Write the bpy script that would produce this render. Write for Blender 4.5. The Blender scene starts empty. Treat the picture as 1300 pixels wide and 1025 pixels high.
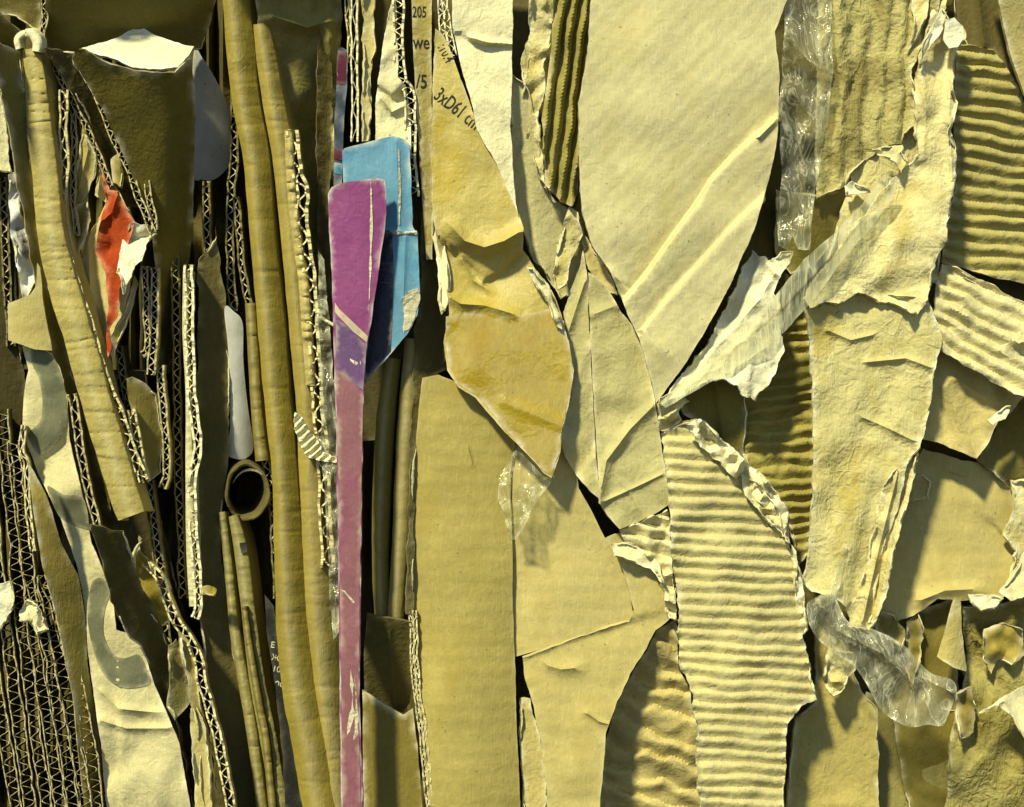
import bpy, math, random
import numpy as np
from mathutils import Vector, noise, geometry
# ------------------------------------------------------------ camera, light, exposure
SC = bpy.context.scene
COL = SC.collection
S = 0.0004            # metres per photo pixel on the face of the bale
DP = 1500.0           # camera distance in the same pixels
cam = bpy.data.cameras.new('camera'); camo = bpy.data.objects.new('camera', cam); COL.objects.link(camo)
camo.location = (0, -DP*S, 0); camo.rotation_euler = (math.radians(90), 0, 0)
cam.sensor_width = 36; cam.lens = 36*DP/1300.0; cam.clip_start = 0.01; cam.clip_end = 50
SC.camera = camo
TOSUN = Vector((-0.36, -0.60, 0.71)).normalized()
w = bpy.data.worlds.new('World'); SC.world = w; w.use_nodes = True
wn = w.node_tree.nodes; wl = w.node_tree.links
sky = wn.new('ShaderNodeTexSky'); sky.sky_type = 'NISHITA'; sky.sun_disc = False
sky.sun_elevation = math.asin(TOSUN.z); sky.sun_rotation = math.atan2(TOSUN.x, TOSUN.y)
sky.air_density = 0.8; sky.dust_density = 0.4; sky.altitude = 1500
bg = wn.get('Background') or wn.new('ShaderNodeBackground'); bg.inputs['Strength'].default_value = 0.10
wl.new(sky.outputs[0], bg.inputs['Color'])
sl = bpy.data.lights.new('sun', 'SUN'); so = bpy.data.objects.new('sun', sl); COL.objects.link(so)
sl.energy = 4.4; sl.angle = math.radians(4.5); sl.color = (1.0, 0.955, 0.66)
so.rotation_euler = TOSUN.to_track_quat('Z', 'Y').to_euler()
SC.view_settings.view_transform = 'Standard'; SC.view_settings.look = 'None'
SC.view_settings.exposure = 0.50; SC.view_settings.gamma = 1.0

def P(x, y, d):
    k = (DP-d)/DP*S
    return ((x-650)*k, -d*S, (512.5-y)*k)
# ------------------------------------------------------------ materials
def newmat(name):
    m = bpy.data.materials.new(name); m.use_nodes = True
    nt = m.node_tree; b = nt.nodes['Principled BSDF']
    return m, nt, nt.nodes, nt.links, b
def nz(nt, src, scale, detail=4, rough=.55, dist=0):
    n = nt.nodes.new('ShaderNodeTexNoise'); n.inputs['Scale'].default_value = scale
    n.inputs['Detail'].default_value = detail; n.inputs['Roughness'].default_value = rough
    n.inputs['Distortion'].default_value = dist
    nt.links.new(src, n.inputs['Vector']); return n.outputs['Fac']
def ramp(nt, src, a, b, lo=0.0, hi=1.0):
    r = nt.nodes.new('ShaderNodeMapRange'); r.inputs['From Min'].default_value = a; r.inputs['From Max'].default_value = b
    r.inputs['To Min'].default_value = lo; r.inputs['To Max'].default_value = hi
    nt.links.new(src, r.inputs['Value']); return r.outputs[0]
def mixc(nt, fac, a, b, mode='MIX'):
    m = nt.nodes.new('ShaderNodeMix'); m.data_type = 'RGBA'; m.blend_type = mode
    for s, v in ((m.inputs[0], fac), (m.inputs[6], a), (m.inputs[7], b)):
        if isinstance(v, bpy.types.NodeSocket): nt.links.new(v, s)
        elif isinstance(v, (tuple, list)): s.default_value = (*v[:3], 1)
        else: s.default_value = v
    return m.outputs[2]
def card(name, col, stain=None, wash=None, rough=.82, fibre=1.0, torn=(.66, .58, .36), spec=.25, ang=90, stf=(.5, .68), crease=1.0, crumpled=1.0):
    m, nt, N, L, b = newmat(name)
    tc = N.new('ShaderNodeTexCoord').outputs['Object']
    oi = N.new('ShaderNodeObjectInfo').outputs['Random']
    big = nz(nt, tc, 22, 3); med = nz(nt, tc, 160, 5, .65); fin = nz(nt, tc, 900, 4, .7)
    mp = N.new('ShaderNodeMapping'); mp.inputs['Rotation'].default_value = (0, math.radians(ang), 0)
    mp.inputs['Scale'].default_value = (1, 1, .13); L.new(tc, mp.inputs['Vector'])
    stre = nz(nt, mp.outputs[0], 1100, 3, .6)
    c = mixc(nt, ramp(nt, big, .3, .7), tuple(v*.80 for v in col), tuple(min(v*1.12, .85) for v in col))
    c = mixc(nt, ramp(nt, med, .35, .7, .0, .45), c, tuple(v*.62 for v in col))
    c = mixc(nt, ramp(nt, fin, .40, .72, 0, .2), c, tuple(v*.45 for v in col))
    c = mixc(nt, ramp(nt, stre, .52, .8, 0, .30), c, tuple(min(v*1.5+.03, .85) for v in col))
    if stain:
        st = nz(nt, tc, 30, 4, .6, .6)
        c = mixc(nt, ramp(nt, st, stf[0], stf[1], 0, .9), c, stain)
    fl = nz(nt, tc, 420, 2, .5)
    c = mixc(nt, ramp(nt, fl, .70, .76, 0, .55), c, (.10, .07, .03))
    hs = N.new('ShaderNodeHueSaturation'); L.new(c, hs.inputs['Color'])
    L.new(ramp(nt, oi, 0, 1, .82, 1.12), hs.inputs['Value']); L.new(ramp(nt, oi, 0, 1, 1.18, 1.04), hs.inputs['Saturation'])
    at = N.new('ShaderNodeAttribute'); at.attribute_name = 'torn'
    tf = N.new('ShaderNodeMath'); tf.operation = 'MULTIPLY'
    L.new(at.outputs['Fac'], tf.inputs[0]); L.new(ramp(nt, med, .25, .6, .25, 1), tf.inputs[1])
    c = mixc(nt, tf.outputs[0], hs.outputs[0], torn)
    L.new(c, b.inputs['Base Color']); b.inputs['Roughness'].default_value = rough
    b.inputs['Specular IOR Level'].default_value = spec
    bu = N.new('ShaderNodeBump'); bu.inputs['Strength'].default_value = .35*fibre; bu.inputs['Distance'].default_value = .0006
    s1 = N.new('ShaderNodeMath'); s1.operation = 'MULTIPLY_ADD'
    L.new(nz(nt, tc, 420, 6, .68), s1.inputs[0]); s1.inputs[1].default_value = .8; L.new(stre, s1.inputs[2])
    wv_ = N.new('ShaderNodeVectorMath'); wv_.operation = 'MULTIPLY_ADD'
    nn_ = N.new('ShaderNodeTexNoise'); nn_.inputs['Scale'].default_value = 60; L.new(tc, nn_.inputs['Vector'])
    L.new(nn_.outputs['Color'], wv_.inputs[0]); wv_.inputs[1].default_value = (.012, .012, .012); L.new(tc, wv_.inputs[2])
    vo = N.new('ShaderNodeTexVoronoi'); vo.feature = 'DISTANCE_TO_EDGE'; vo.inputs['Scale'].default_value = 75
    L.new(wv_.outputs[0], vo.inputs['Vector'])
    vr = N.new('ShaderNodeMath'); vr.operation = 'MULTIPLY'; L.new(ramp(nt, vo.outputs['Distance'], 0, .05, 1, 0), vr.inputs[0])
    L.new(ramp(nt, nz(nt, tc, 45, 2), .54, .68, 0, .42*crease), vr.inputs[1])
    rg = N.new('ShaderNodeTexNoise'); rg.inputs['Scale'].default_value = 95; rg.inputs['Detail'].default_value = 3; rg.inputs['Roughness'].default_value = .55; rg.inputs['Distortion'].default_value = .15
    L.new(tc, rg.inputs['Vector'])
    pp_ = N.new('ShaderNodeMath'); pp_.operation = 'PINGPONG'; pp_.inputs[1].default_value = .11; L.new(rg.outputs['Fac'], pp_.inputs[0])
    pq = N.new('ShaderNodeMath'); pq.operation = 'MULTIPLY_ADD'; pq.inputs[1].default_value = 9.0*crumpled; L.new(pp_.outputs[0], pq.inputs[0]); L.new(s1.outputs[0], pq.inputs[2])
    s3 = N.new('ShaderNodeMath'); s3.operation = 'ADD'; L.new(pq.outputs[0], s3.inputs[0]); L.new(vr.outputs[0], s3.inputs[1])
    h = s3.outputs[0]
    if wash:
        a, pitch, amt = wash
        m2 = N.new('ShaderNodeMapping'); m2.inputs['Rotation'].default_value = (0, math.radians(a), 0); L.new(tc, m2.inputs['Vector'])
        wv = N.new('ShaderNodeTexWave'); wv.wave_type = 'BANDS'; wv.bands_direction = 'Z'
        wv.inputs['Scale'].default_value = math.pi/(10*pitch*S)*2*.5*2/2; wv.inputs['Distortion'].default_value = 1.2
        wv.inputs['Detail'].default_value = 2; wv.inputs['Detail Scale'].default_value = 1.5
        L.new(m2.outputs[0], wv.inputs['Vector'])
        s2 = N.new('ShaderNodeMath'); s2.operation = 'MULTIPLY_ADD'; L.new(wv.outputs['Fac'], s2.inputs[0]); s2.inputs[1].default_value = amt
        L.new(h, s2.inputs[2]); h = s2.outputs[0]
    L.new(h, bu.inputs['Height']); L.new(bu.outputs[0], b.inputs['Normal'])
    return m
def film(name, alpha=.3, col=(.80, .80, .62), bump=.6, rough=.12, streak=None, sc=70):
    m, nt, N, L, b = newmat(name)
    tc = N.new('ShaderNodeTexCoord').outputs['Object']
    mp = N.new('ShaderNodeMapping'); mp.inputs['Rotation'].default_value = (0, math.radians(streak or 0), 0)
    mp.inputs['Scale'].default_value = (1, 1, .12 if streak is not None else .45); L.new(tc, mp.inputs['Vector']); src = mp.outputs[0]
    n1 = nz(nt, src, sc, 4, .55, 1.0); n2 = nz(nt, src, sc*3.5, 3, .55, .8)
    rid = N.new('ShaderNodeMath'); rid.operation = 'PINGPONG'; rid.inputs[1].default_value = .07; L.new(n1, rid.inputs[0])
    line = ramp(nt, rid.outputs[0], .0, .022, 1, 0)
    nt.nodes.remove(b); out = N['Material Output']
    bu = N.new('ShaderNodeBump'); bu.inputs['Strength'].default_value = bump; bu.inputs['Distance'].default_value = .0025
    s = N.new('ShaderNodeMath'); s.operation = 'ADD'; L.new(n1, s.inputs[0]); L.new(n2, s.inputs[1]); L.new(s.outputs[0], bu.inputs['Height'])
    tr = N.new('ShaderNodeBsdfTransparent'); tr.inputs[0].default_value = (.95, .95, .88, 1)
    gl = N.new('ShaderNodeBsdfGlossy'); gl.inputs['Roughness'].default_value = rough; gl.inputs['Color'].default_value = (1, .92, .62, 1); L.new(bu.outputs[0], gl.inputs['Normal'])
    df = N.new('ShaderNodeBsdfDiffuse'); df.inputs['Color'].default_value = (*col, 1)
    tl = N.new('ShaderNodeBsdfTranslucent'); tl.inputs['Color'].default_value = (*col, 1)
    m1 = N.new('ShaderNodeMixShader'); m1.inputs[0].default_value = .5; L.new(df.outputs[0], m1.inputs[1]); L.new(tl.outputs[0], m1.inputs[2])
    at = N.new('ShaderNodeAttribute'); at.attribute_name = 'torn'
    a = N.new('ShaderNodeMath'); a.operation = 'MULTIPLY_ADD'; L.new(line, a.inputs[0]); a.inputs[1].default_value = .42
    L.new(ramp(nt, n2, .35, .75, alpha*.35, alpha*1.3), a.inputs[2])
    a2 = N.new('ShaderNodeMath'); a2.operation = 'MULTIPLY_ADD'; a2.use_clamp = True; L.new(at.outputs['Fac'], a2.inputs[0]); a2.inputs[1].default_value = .45; L.new(a.outputs[0], a2.inputs[2])
    m2 = N.new('ShaderNodeMixShader'); L.new(a2.outputs[0], m2.inputs[0]); L.new(tr.outputs[0], m2.inputs[1]); L.new(m1.outputs[0], m2.inputs[2])
    fr = N.new('ShaderNodeFresnel'); fr.inputs['IOR'].default_value = 1.5; L.new(bu.outputs[0], fr.inputs['Normal'])
    fa = N.new('ShaderNodeMath'); fa.operation = 'MULTIPLY_ADD'; fa.use_clamp = True; L.new(fr.outputs[0], fa.inputs[0]); fa.inputs[1].default_value = .2; fa.inputs[2].default_value = .03
    m3 = N.new('ShaderNodeMixShader'); L.new(fa.outputs[0], m3.inputs[0]); L.new(m2.outputs[0], m3.inputs[1]); L.new(gl.outputs[0], m3.inputs[2])
    L.new(m3.outputs[0], out.inputs['Surface'])
    return m
M = {}
M['kraft'] = card('kraft board', (.48, .40, .16), wash=(90, 21, .25), torn=(.70, .64, .38))
M['kraft_h'] = card('kraft board flat', (.45, .375, .145), stain=(.37, .295, .10), stf=(.5, .72), wash=(0, 20, .5), torn=(.5, .44, .2), crease=.5, crumpled=.45)
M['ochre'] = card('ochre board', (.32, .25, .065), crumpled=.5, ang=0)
M['ochre_d'] = card('ochre board darkened for shade', (.20, .16, .043), crumpled=.5, ang=0)  # darker copy of the ochre board; shade of dim pieces is in the colour
M['pale'] = card('pale board', (.68, .62, .36), fibre=1.2, torn=(.78, .73, .48))
M['pale_diag'] = card('pale board diagonal', (.66, .595, .33), stain=(.56, .485, .235), stf=(.48, .72), wash=(45, 17, .5), torn=(.62, .55, .32), ang=45, crease=.5, crumpled=.5)
M['grey'] = card('greyish board', (.47, .42, .20), wash=(40, 20, .2))
M['olive'] = card('olive board', (.24, .205, .068))
M['dark'] = card('brown board darkened for shade', (.115, .094, .030), torn=(.26, .22, .10))  # cardboard darkened in colour to stand for shade in the gaps
M['deep'] = card('brown board', (.065, .052, .017), torn=(.14, .11, .05))  # darkest board copy; shade deep in the gaps is put into its colour
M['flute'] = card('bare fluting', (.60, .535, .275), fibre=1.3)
M['flute_d'] = card('fluting darkened for shade', (.36, .31, .11), fibre=1.3)  # darker copy of the bare fluting, its dimmer light put into the colour
M['mottle'] = card('mottled torn board', (.58, .515, .25), stain=(.42, .335, .11), fibre=2.0, ang=0, torn=(.74, .68, .42), crease=1.6, crumpled=.9)
M['fibre'] = card('fibrous inner ply', (.44, .385, .155), stain=(.22, .18, .06), fibre=2.6, ang=0, torn=(.66, .60, .34), stf=(.46, .60))
M['amber'] = card('amber stained kraft', (.50, .41, .14), stain=(.40, .29, .045), fibre=.8, spec=.4, rough=.55)
M['parcel'] = card('brown parcel tape', (.38, .28, .045), stain=(.31, .20, .016), fibre=.4, spec=.9, rough=.22, crumpled=1.8)
M['cream'] = card('cream paper', (.74, .70, .46), fibre=1.4, torn=(.8, .77, .56))
M['lip'] = card('peeled paper edge', (.68, .625, .36), fibre=1.5)
M['white'] = card('white coated paper', (.56, .55, .47), fibre=.4, rough=.5, torn=(.75, .72, .62), crease=.4, crumpled=.3)
M['ivory'] = card('ivory printed paper', (.55, .49, .26), fibre=.8, crumpled=1.3)
M['greyprint'] = card('grey printed ink', (.15, .15, .085), fibre=.5)
M['red'] = card('orange red paper', (.44, .085, .035), fibre=.8, torn=(.70, .30, .15), stain=(.33, .035, .012), crumpled=1.4)
M['blue'] = card('blue printed card', (.145, .30, .39), fibre=.6, rough=.45, torn=(.62, .62, .48), stain=(.08, .22, .34), crumpled=.6)
M['navy'] = card('navy print', (.016, .018, .035), fibre=.5, rough=.45)
M['purple'] = card('purple printed card', (.265, .082, .185), fibre=.8, rough=.45, torn=(.66, .58, .50), stain=(.20, .05, .145), crumpled=.6)
M['violet'] = card('violet print', (.14, .075, .165), fibre=.6, rough=.45)
M['stripe'] = card('pale pink stripe', (.60, .46, .36), fibre=.4)
M['mauve'] = card('faded mauve print', (.29, .14, .15), fibre=.7, rough=.45, stain=(.23, .09, .125), crumpled=.5)
M['maroon'] = card('maroon print', (.12, .03, .045), fibre=.5, torn=(.4, .3, .3))
M['slate'] = card('slate blue print', (.04, .055, .07), fibre=.5, torn=(.3, .3, .3))
M['ink'] = card('black ink', (.035, .03, .018), fibre=.3)
M['black'] = card('black card', (.018, .018, .014), fibre=.5, rough=.5, torn=(.1, .09, .06))
M['worn'] = card('scuffed bare paper', (.60, .56, .38), fibre=2.2)
M['film'] = film('clear film', .24, (.90, .87, .58), .8, .10)
M['tape'] = film('clear packing tape', .46, (.90, .87, .56), .3, .12, streak=-43, sc=120)
M['bag'] = film('milky plastic film', .36, (.90, .87, .60), .8, .14)
# ------------------------------------------------------------ object helpers
def tag(o, label, cat, group=None, kind=None):
    if label: o['label'] = label
    if cat: o['category'] = cat
    if group: o['group'] = group
    if kind: o['kind'] = kind
def link(name, V, F, mat, parent=None, att=None, smooth=True):
    V = np.asarray(V, float)
    if parent is None:
        c = V.mean(0)
    else:
        c = np.array((parent.matrix_basis.translation if parent.parent is None else Vector((0, 0, 0)))[:])
    me = bpy.data.meshes.new(name); me.from_pydata((V-c).tolist(), [], F); me.update()
    if att is not None:
        a = me.attributes.new('torn', 'FLOAT', 'POINT'); a.data.foreach_set('value', np.asarray(att, np.float32))
    if smooth: me.polygons.foreach_set('use_smooth', [True]*len(me.polygons))
    if smooth: me.set_sharp_from_angle(angle=math.radians(48))
    me.materials.append(mat)
    o = bpy.data.objects.new(name, me); COL.objects.link(o)
    if parent is None: o.location = c.tolist()
    else: o.parent = parent
    return o
def empty(name, p):
    o = bpy.data.objects.new(name, None); COL.objects.link(o); o.location = p; o.empty_display_size = .01
    return o
def nv(x, y, s, seed=0, oct=3):
    return noise.fractal(Vector((x/s, y/s, seed*7.31)), 1.0, 2.0, oct)
def segdist(pts, line):
    """distance and signed distance of points (n,2) to a polyline; also t-run to fade ends"""
    best = np.full(len(pts), 1e9); sign = np.ones(len(pts))
    for a, b in zip(line[:-1], line[1:]):
        a = np.array(a, float); b = np.array(b, float); ab = b-a
        t = np.clip(((pts-a)@ab)/(ab@ab+1e-9), 0, 1)
        q = pts-(a+t[:, None]*ab); dd = np.hypot(q[:, 0], q[:, 1])
        cr = ab[0]*(pts[:, 1]-a[1])-ab[1]*(pts[:, 0]-a[0])
        m = dd < best; best[m] = dd[m]; sign[m] = np.sign(cr[m])
    return best, best*sign
def facets(x, y, amp, sc, seed):
    """creased paper: many kinked folds in random directions, each strong only here and there"""
    rr = random.Random(seed*77+5); z = np.zeros(len(x))
    w1 = np.array([noise.noise(Vector((a/(sc*2.2), b/(sc*2.2), seed*1.3))) for a, b in zip(x, y)])
    for i in range(9):
        an = rr.uniform(0, math.pi); per = sc*rr.uniform(1.1, 3.2); ph = rr.uniform(0, 9); k = rr.uniform(-1, 1)
        t = (x*math.cos(an)+y*math.sin(an))/per+ph+w1*k*.8
        tri = 2*np.abs(t-np.floor(t+.5))
        cu = rr.uniform(.25, .75); tt = t-np.floor(t); tri = np.where(tt < cu, tt/cu, (1-tt)/(1-cu))
        m = np.array([noise.noise(Vector((a/(sc*1.9)+i*9.1, b/(sc*1.9), seed+i))) for a, b in zip(x, y)])
        z += (tri-.5)*np.clip(.35+1.6*m, 0, 1.2)*(per/sc/2)
    return z*amp*1.15
class Surf:
    """depth of a sheet as a function of photo pixels"""
    def __init__(s, poly, d, slope=(0, 0), ctrl=(), bow=None, folds=(), flutes=None, crumple=None, wave=(2.5, 90), seed=0):
        s.poly = np.array(poly, float); s.c = s.poly.mean(0); s.d = d; s.slope = slope; s.ctrl = ctrl; s.bow = bow
        s.folds = folds; s.flutes = flutes; s.crumple = crumple; s.wave = wave; s.seed = seed
    def __call__(s, pts):
        pts = np.asarray(pts, float).reshape(-1, 2)
        x, y = pts[:, 0], pts[:, 1]
        z = s.d+s.slope[0]*(x-s.c[0])+s.slope[1]*(y-s.c[1])
        if s.ctrl:
            num = np.zeros(len(x)); den = np.zeros(len(x))
            for cx, cy, cz in s.ctrl:
                w_ = 1/((x-cx)**2+(y-cy)**2+900)**1.6; num += w_*cz; den += w_
            z = z+num/den
        if s.bow:
            a, amt = math.radians(s.bow[0]), s.bow[1]
            ax, ay = math.cos(a), math.sin(a)
            pr = s.poly[:, 0]*ax+s.poly[:, 1]*ay; lo, hi = pr.min(), pr.max()
            t = ((x*ax+y*ay)-(lo+hi)/2)/((hi-lo)/2+1e-6)
            z = z+amt*(1-t*t)
        for f in s.folds:
            line, kind, amp, wd = f[:4]; R = f[4] if len(f) > 4 else 60
            dd, sd = segdist(pts, line)
            if kind == 'ridge': z = z+amp*np.clip(1-dd/wd, 0, 1)**1.4
            elif kind == 'step':
                side = 1/(1+np.exp(-np.clip(sd/max(wd, .5), -30, 30)))
                z = z+amp*side*np.exp(-dd/R)
        if s.flutes:
            a, pitch, amp, warp = s.flutes; a = math.radians(a)
            t = (x*-math.sin(a)+y*math.cos(a))/pitch
            n = np.array([nv(px, py, 70, s.seed+3) for px, py in pts]); n2 = np.array([nv(px, py, 28, s.seed+5) for px, py in pts])
            t = t+warp*n+warp*.35*n2
            tt = t-np.floor(t); tt = tt+.13*np.sin(2*math.pi*tt)/1.0*0
            pr = 1.15*np.sin(math.pi*tt**.62)**1.6
            z = z+amp*(pr-.5)*(1+.55*n2)+amp*.1*n2
        if s.wave and s.wave[0]:
            z = z+s.wave[0]*np.array([nv(px, py, s.wave[1], s.seed, 2) for px, py in pts])
        if s.crumple:
            amp, sc = s.crumple
            z = z+facets(x, y, amp, sc, s.seed)
        return z
def densify(poly, step, torn, seed, smooth=False):
    out = []; tn = []
    n = len(poly)
    if smooth:   # Catmull-Rom closed
        pp = []
        for i in range(n):
            p0, p1, p2, p3 = [np.array(poly[(i+k) % n][:2], float) for k in (-1, 0, 1, 2)]
            for t in np.linspace(0, 1, 6, endpoint=False):
                pp.append(.5*((2*p1)+(-p0+p2)*t+(2*p0-5*p1+4*p2-p3)*t*t+(-p0+3*p1-3*p2+p3)*t**3))
        poly = [tuple(p) for p in pp]; n = len(poly)
    acc = 0
    for i in range(n):
        a = np.array(poly[i][:2], float); b = np.array(poly[(i+1) % n][:2], float)
        L = np.hypot(*(b-a))
        if L < 1e-6: continue
        k = max(1, int(round(L/step)))
        nn = np.array((-(b-a)[1], (b-a)[0]))/L
        for j in range(k):
            p = a+(b-a)*j/k
            f = torn
            if f:
                off = f*(noise.fractal(Vector((p[0]/28, p[1]/28, seed*3.1)), .9, 2.1, 5))*1.3
                off += f*.35*noise.noise(Vector((p[0]/4.3, p[1]/4.3, seed)))
                p = p+nn*off
            out.append((p[0], p[1]))
    return out
def inpoly(pts, poly):
    x, y = pts[:, 0], pts[:, 1]; r = np.zeros(len(pts), bool); n = len(poly); j = n-1
    for i in range(n):
        xi, yi = poly[i]; xj, yj = poly[j]
        if yi != yj:
            r ^= ((yi > y) != (yj > y)) & (x < (xj-xi)*(y-yi)/(yj-yi)+xi)
        j = i
    return r
def thicken(V, F, bedge, th, nrm=None):
    """V world verts, F tris facing camera (approx), add back copy pushed inwards"""
    n = len(V)
    if nrm is None:
        nrm = np.zeros((n, 3))
        for f in F:
            a, b, c = V[f[0]], V[f[1]], V[f[2]]
            q = np.cross(b-a, c-a)
            for i in f: nrm[i] += q
        L = np.linalg.norm(nrm, axis=1, keepdims=True); nrm = nrm/np.maximum(L, 1e-12)
    # soften the direction so that steep flutes do not cross
    nrm = nrm+np.array((0, -.8, 0)); nrm /= np.linalg.norm(nrm, axis=1, keepdims=True)
    B = V-nrm*th*S
    F2 = [tuple(i+n for i in reversed(f)) for f in F]
    G = [(b, a, a+n, b+n) for a, b in bedge]
    return np.vstack([V, B]), list(F)+F2+G
seedc = [0]
def sheet(name, label, cat, poly, mat, d=0, th=3, torn=2.0, res=6, smooth=False, edge=7, group=None, parent=None, surf=None, lift=0, **kw):
    seedc[0] += 1; seed = seedc[0]
    rnd = random.Random(seed)
    if surf is None: surf = Surf(poly, d, seed=seed, **kw)
    if surf.flutes: res = min(res, 3.0)
    if surf.crumple: res = min(res, 3.4 if surf.crumple[1] < 30 else 4)
    B = densify(poly, min(res, 5) if torn else res, torn, seed, smooth)
    Ba = np.array(B)
    x0, y0 = Ba.min(0); x1, y1 = Ba.max(0)
    if surf.flutes and not lift:
        fa = math.radians(surf.flutes[0]); ca, sa = math.cos(fa), math.sin(fa); R_ = math.hypot(x1-x0, y1-y0)/2+8
        pit = surf.flutes[1]; wp = surf.flutes[3]; cx_, cy_ = (x0+x1)/2, (y0+y1)/2; t0 = (-cx_*sa+cy_*ca)/pit
        rows = [k+q for k in range(int(t0-R_/pit)-1, int(t0+R_/pit)+2) for q in (0, .06, .14, .24, .34, .44, .54, .64, .74, .84, .93)]
        G = []
        for ti, tt_ in enumerate(rows):
            for u_ in np.arange(-R_, R_, 4.6):
                u_ += (ti % 2)*2.3; v_ = (tt_-t0)*pit
                for _ in range(3):
                    px, py = cx_+u_*ca-v_*sa, cy_+u_*sa+v_*ca
                    v_ = (tt_-t0-wp*nv(px, py, 70, surf.seed+3)-wp*.35*nv(px, py, 28, surf.seed+5))*pit
                px, py = cx_+u_*ca-v_*sa, cy_+u_*sa+v_*ca
                if x0-3 < px < x1+3 and y0-3 < py < y1+3: G.append((px, py))
        G = np.array(G); res = 1.6
    else:
        gx, gy = np.meshgrid(np.arange(x0+res/2, x1, res), np.arange(y0+res/2, y1, res))
        gx = gx+(np.arange(gx.shape[0])[:, None] % 2)*res/2
        G = np.stack([gx.ravel(), gy.ravel()], 1)
    if not (surf.flutes and not lift): G = G+np.array([(rnd.uniform(-.18, .18)*res, rnd.uniform(-.18, .18)*res) for _ in range(len(G))]).reshape(-1, 2)
    FP = []
    for f in (surf.folds if not lift else ()):
        ln = f[0]; offs = (0, -f[3]*.8, f[3]*.8, -f[3]*1.9, f[3]*1.9, -f[3]*1.9-1.6, f[3]*1.9+1.6) if f[1] == 'step' else (0, -f[3]*.35, f[3]*.35, -f[3]*.8, f[3]*.8)
        dd, _ = segdist(G, ln); G = G[dd > max(abs(o_) for o_ in offs)+res*.45]
        for (ax, ay), (bx, by) in zip(ln[:-1], ln[1:]):
            L_ = math.hypot(bx-ax, by-ay)+1e-6
            for j in range(max(1, int(L_/2.8))):
                t = j/max(1, int(L_/2.8))
                for o_ in offs: FP.append((ax+(bx-ax)*t-(by-ay)/L_*o_, ay+(by-ay)*t+(bx-ax)/L_*o_))
    if FP: G = np.vstack([G, np.array(FP)])
    G = G[inpoly(G, B)] if len(G) else G
    if len(G):
        dd, _ = segdist(G, list(B)+[B[0]]); G = G[dd > max(res*.42, 3.2)]
    if not lift or torn:
        nB = len(B); ring = []
        for i_ in range(nB):
            a_, b_, c_ = Ba[i_-1], Ba[i_], Ba[(i_+1) % nB]
            tx, ty = c_-a_; L_ = math.hypot(tx, ty)+1e-6
            for sg in (1, -1): ring.append((b_[0]-ty/L_*2.1*sg, b_[1]+tx/L_*2.1*sg))
        ring = np.array(ring); ring = ring[inpoly(ring, B)]
        if len(ring):
            dd, _ = segdist(ring, list(B)+[B[0]]); ring = ring[dd > 1.5]
            G = np.vstack([G, ring]) if len(G) else ring
    allp = [Vector(p) for p in B]+[Vector(p) for p in G.tolist()]
    nb = len(B)
    vs, es, fs, ov, oe, of = geometry.delaunay_2d_cdt(allp, [(i, (i+1) % nb) for i in range(nb)], [], 1, 1e-4, True)
    P2 = np.array([(v.x, v.y) for v in vs])
    # keep triangles inside
    cen = np.array([P2[list(f)].mean(0) for f in fs]); ok = inpoly(cen, B)
    F = []
    for f, k in zip(fs, ok):
        if not k or len(f) != 3: continue
        a, b, c = P2[f[0]], P2[f[1]], P2[f[2]]
        cr = (b[0]-a[0])*(c[1]-a[1])-(b[1]-a[1])*(c[0]-a[0])
        F.append(tuple(f) if cr < 0 else (f[0], f[2], f[1]))   # photo y points down
    dist, _ = segdist(P2, list(B)+[B[0]])
    z = surf(P2)+lift
    if torn and not lift:
        em = np.exp(-dist/5)
        jit = np.array([nv(px, py, 11, seed+2, 2) for px, py in P2])
        z = z+em*(jit*1.3+.5)*torn
    tf = np.clip(1-dist/edge, 0, 1)**1.2 if torn else np.clip(1-dist/2.0, 0, 1)*.5
    tf = tf*np.clip(.5+1.3*np.array([nv(px, py, 22, seed+8, 2) for px, py in P2]), 0, 1)
    V = np.array([P(px, py, pz) for (px, py), pz in zip(P2, z)])
    cnt = {}
    for f in F:
        for a, b in ((f[0], f[1]), (f[1], f[2]), (f[2], f[0])): cnt[(a, b)] = 1
    be = [(a, b) for (a, b) in cnt if (b, a) not in cnt]
    used = sorted({i for f in F for i in f}); mp = {u: i for i, u in enumerate(used)}
    V = V[used]; tf = tf[used]; F = [tuple(mp[i] for i in f) for f in F]; be = [(mp[a], mp[b]) for a, b in be]
    if th < .9 and not lift and ('film' in name or 'tape' in name): V2, F2 = V, F; single = True
    else: V2, F2 = thicken(V, F, be, th); single = False
    o = link(name, V2, F2, mat, parent, tf if single else np.concatenate([tf, np.full(len(tf), .15 if torn else 0)]))
    if parent is None: tag(o, label, cat, group)
    o_s[o.name] = surf
    if parent is None and torn >= 1.9 and not name.startswith('plastic'): lips(o, B, surf, seed, torn, lift)
    return o
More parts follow.
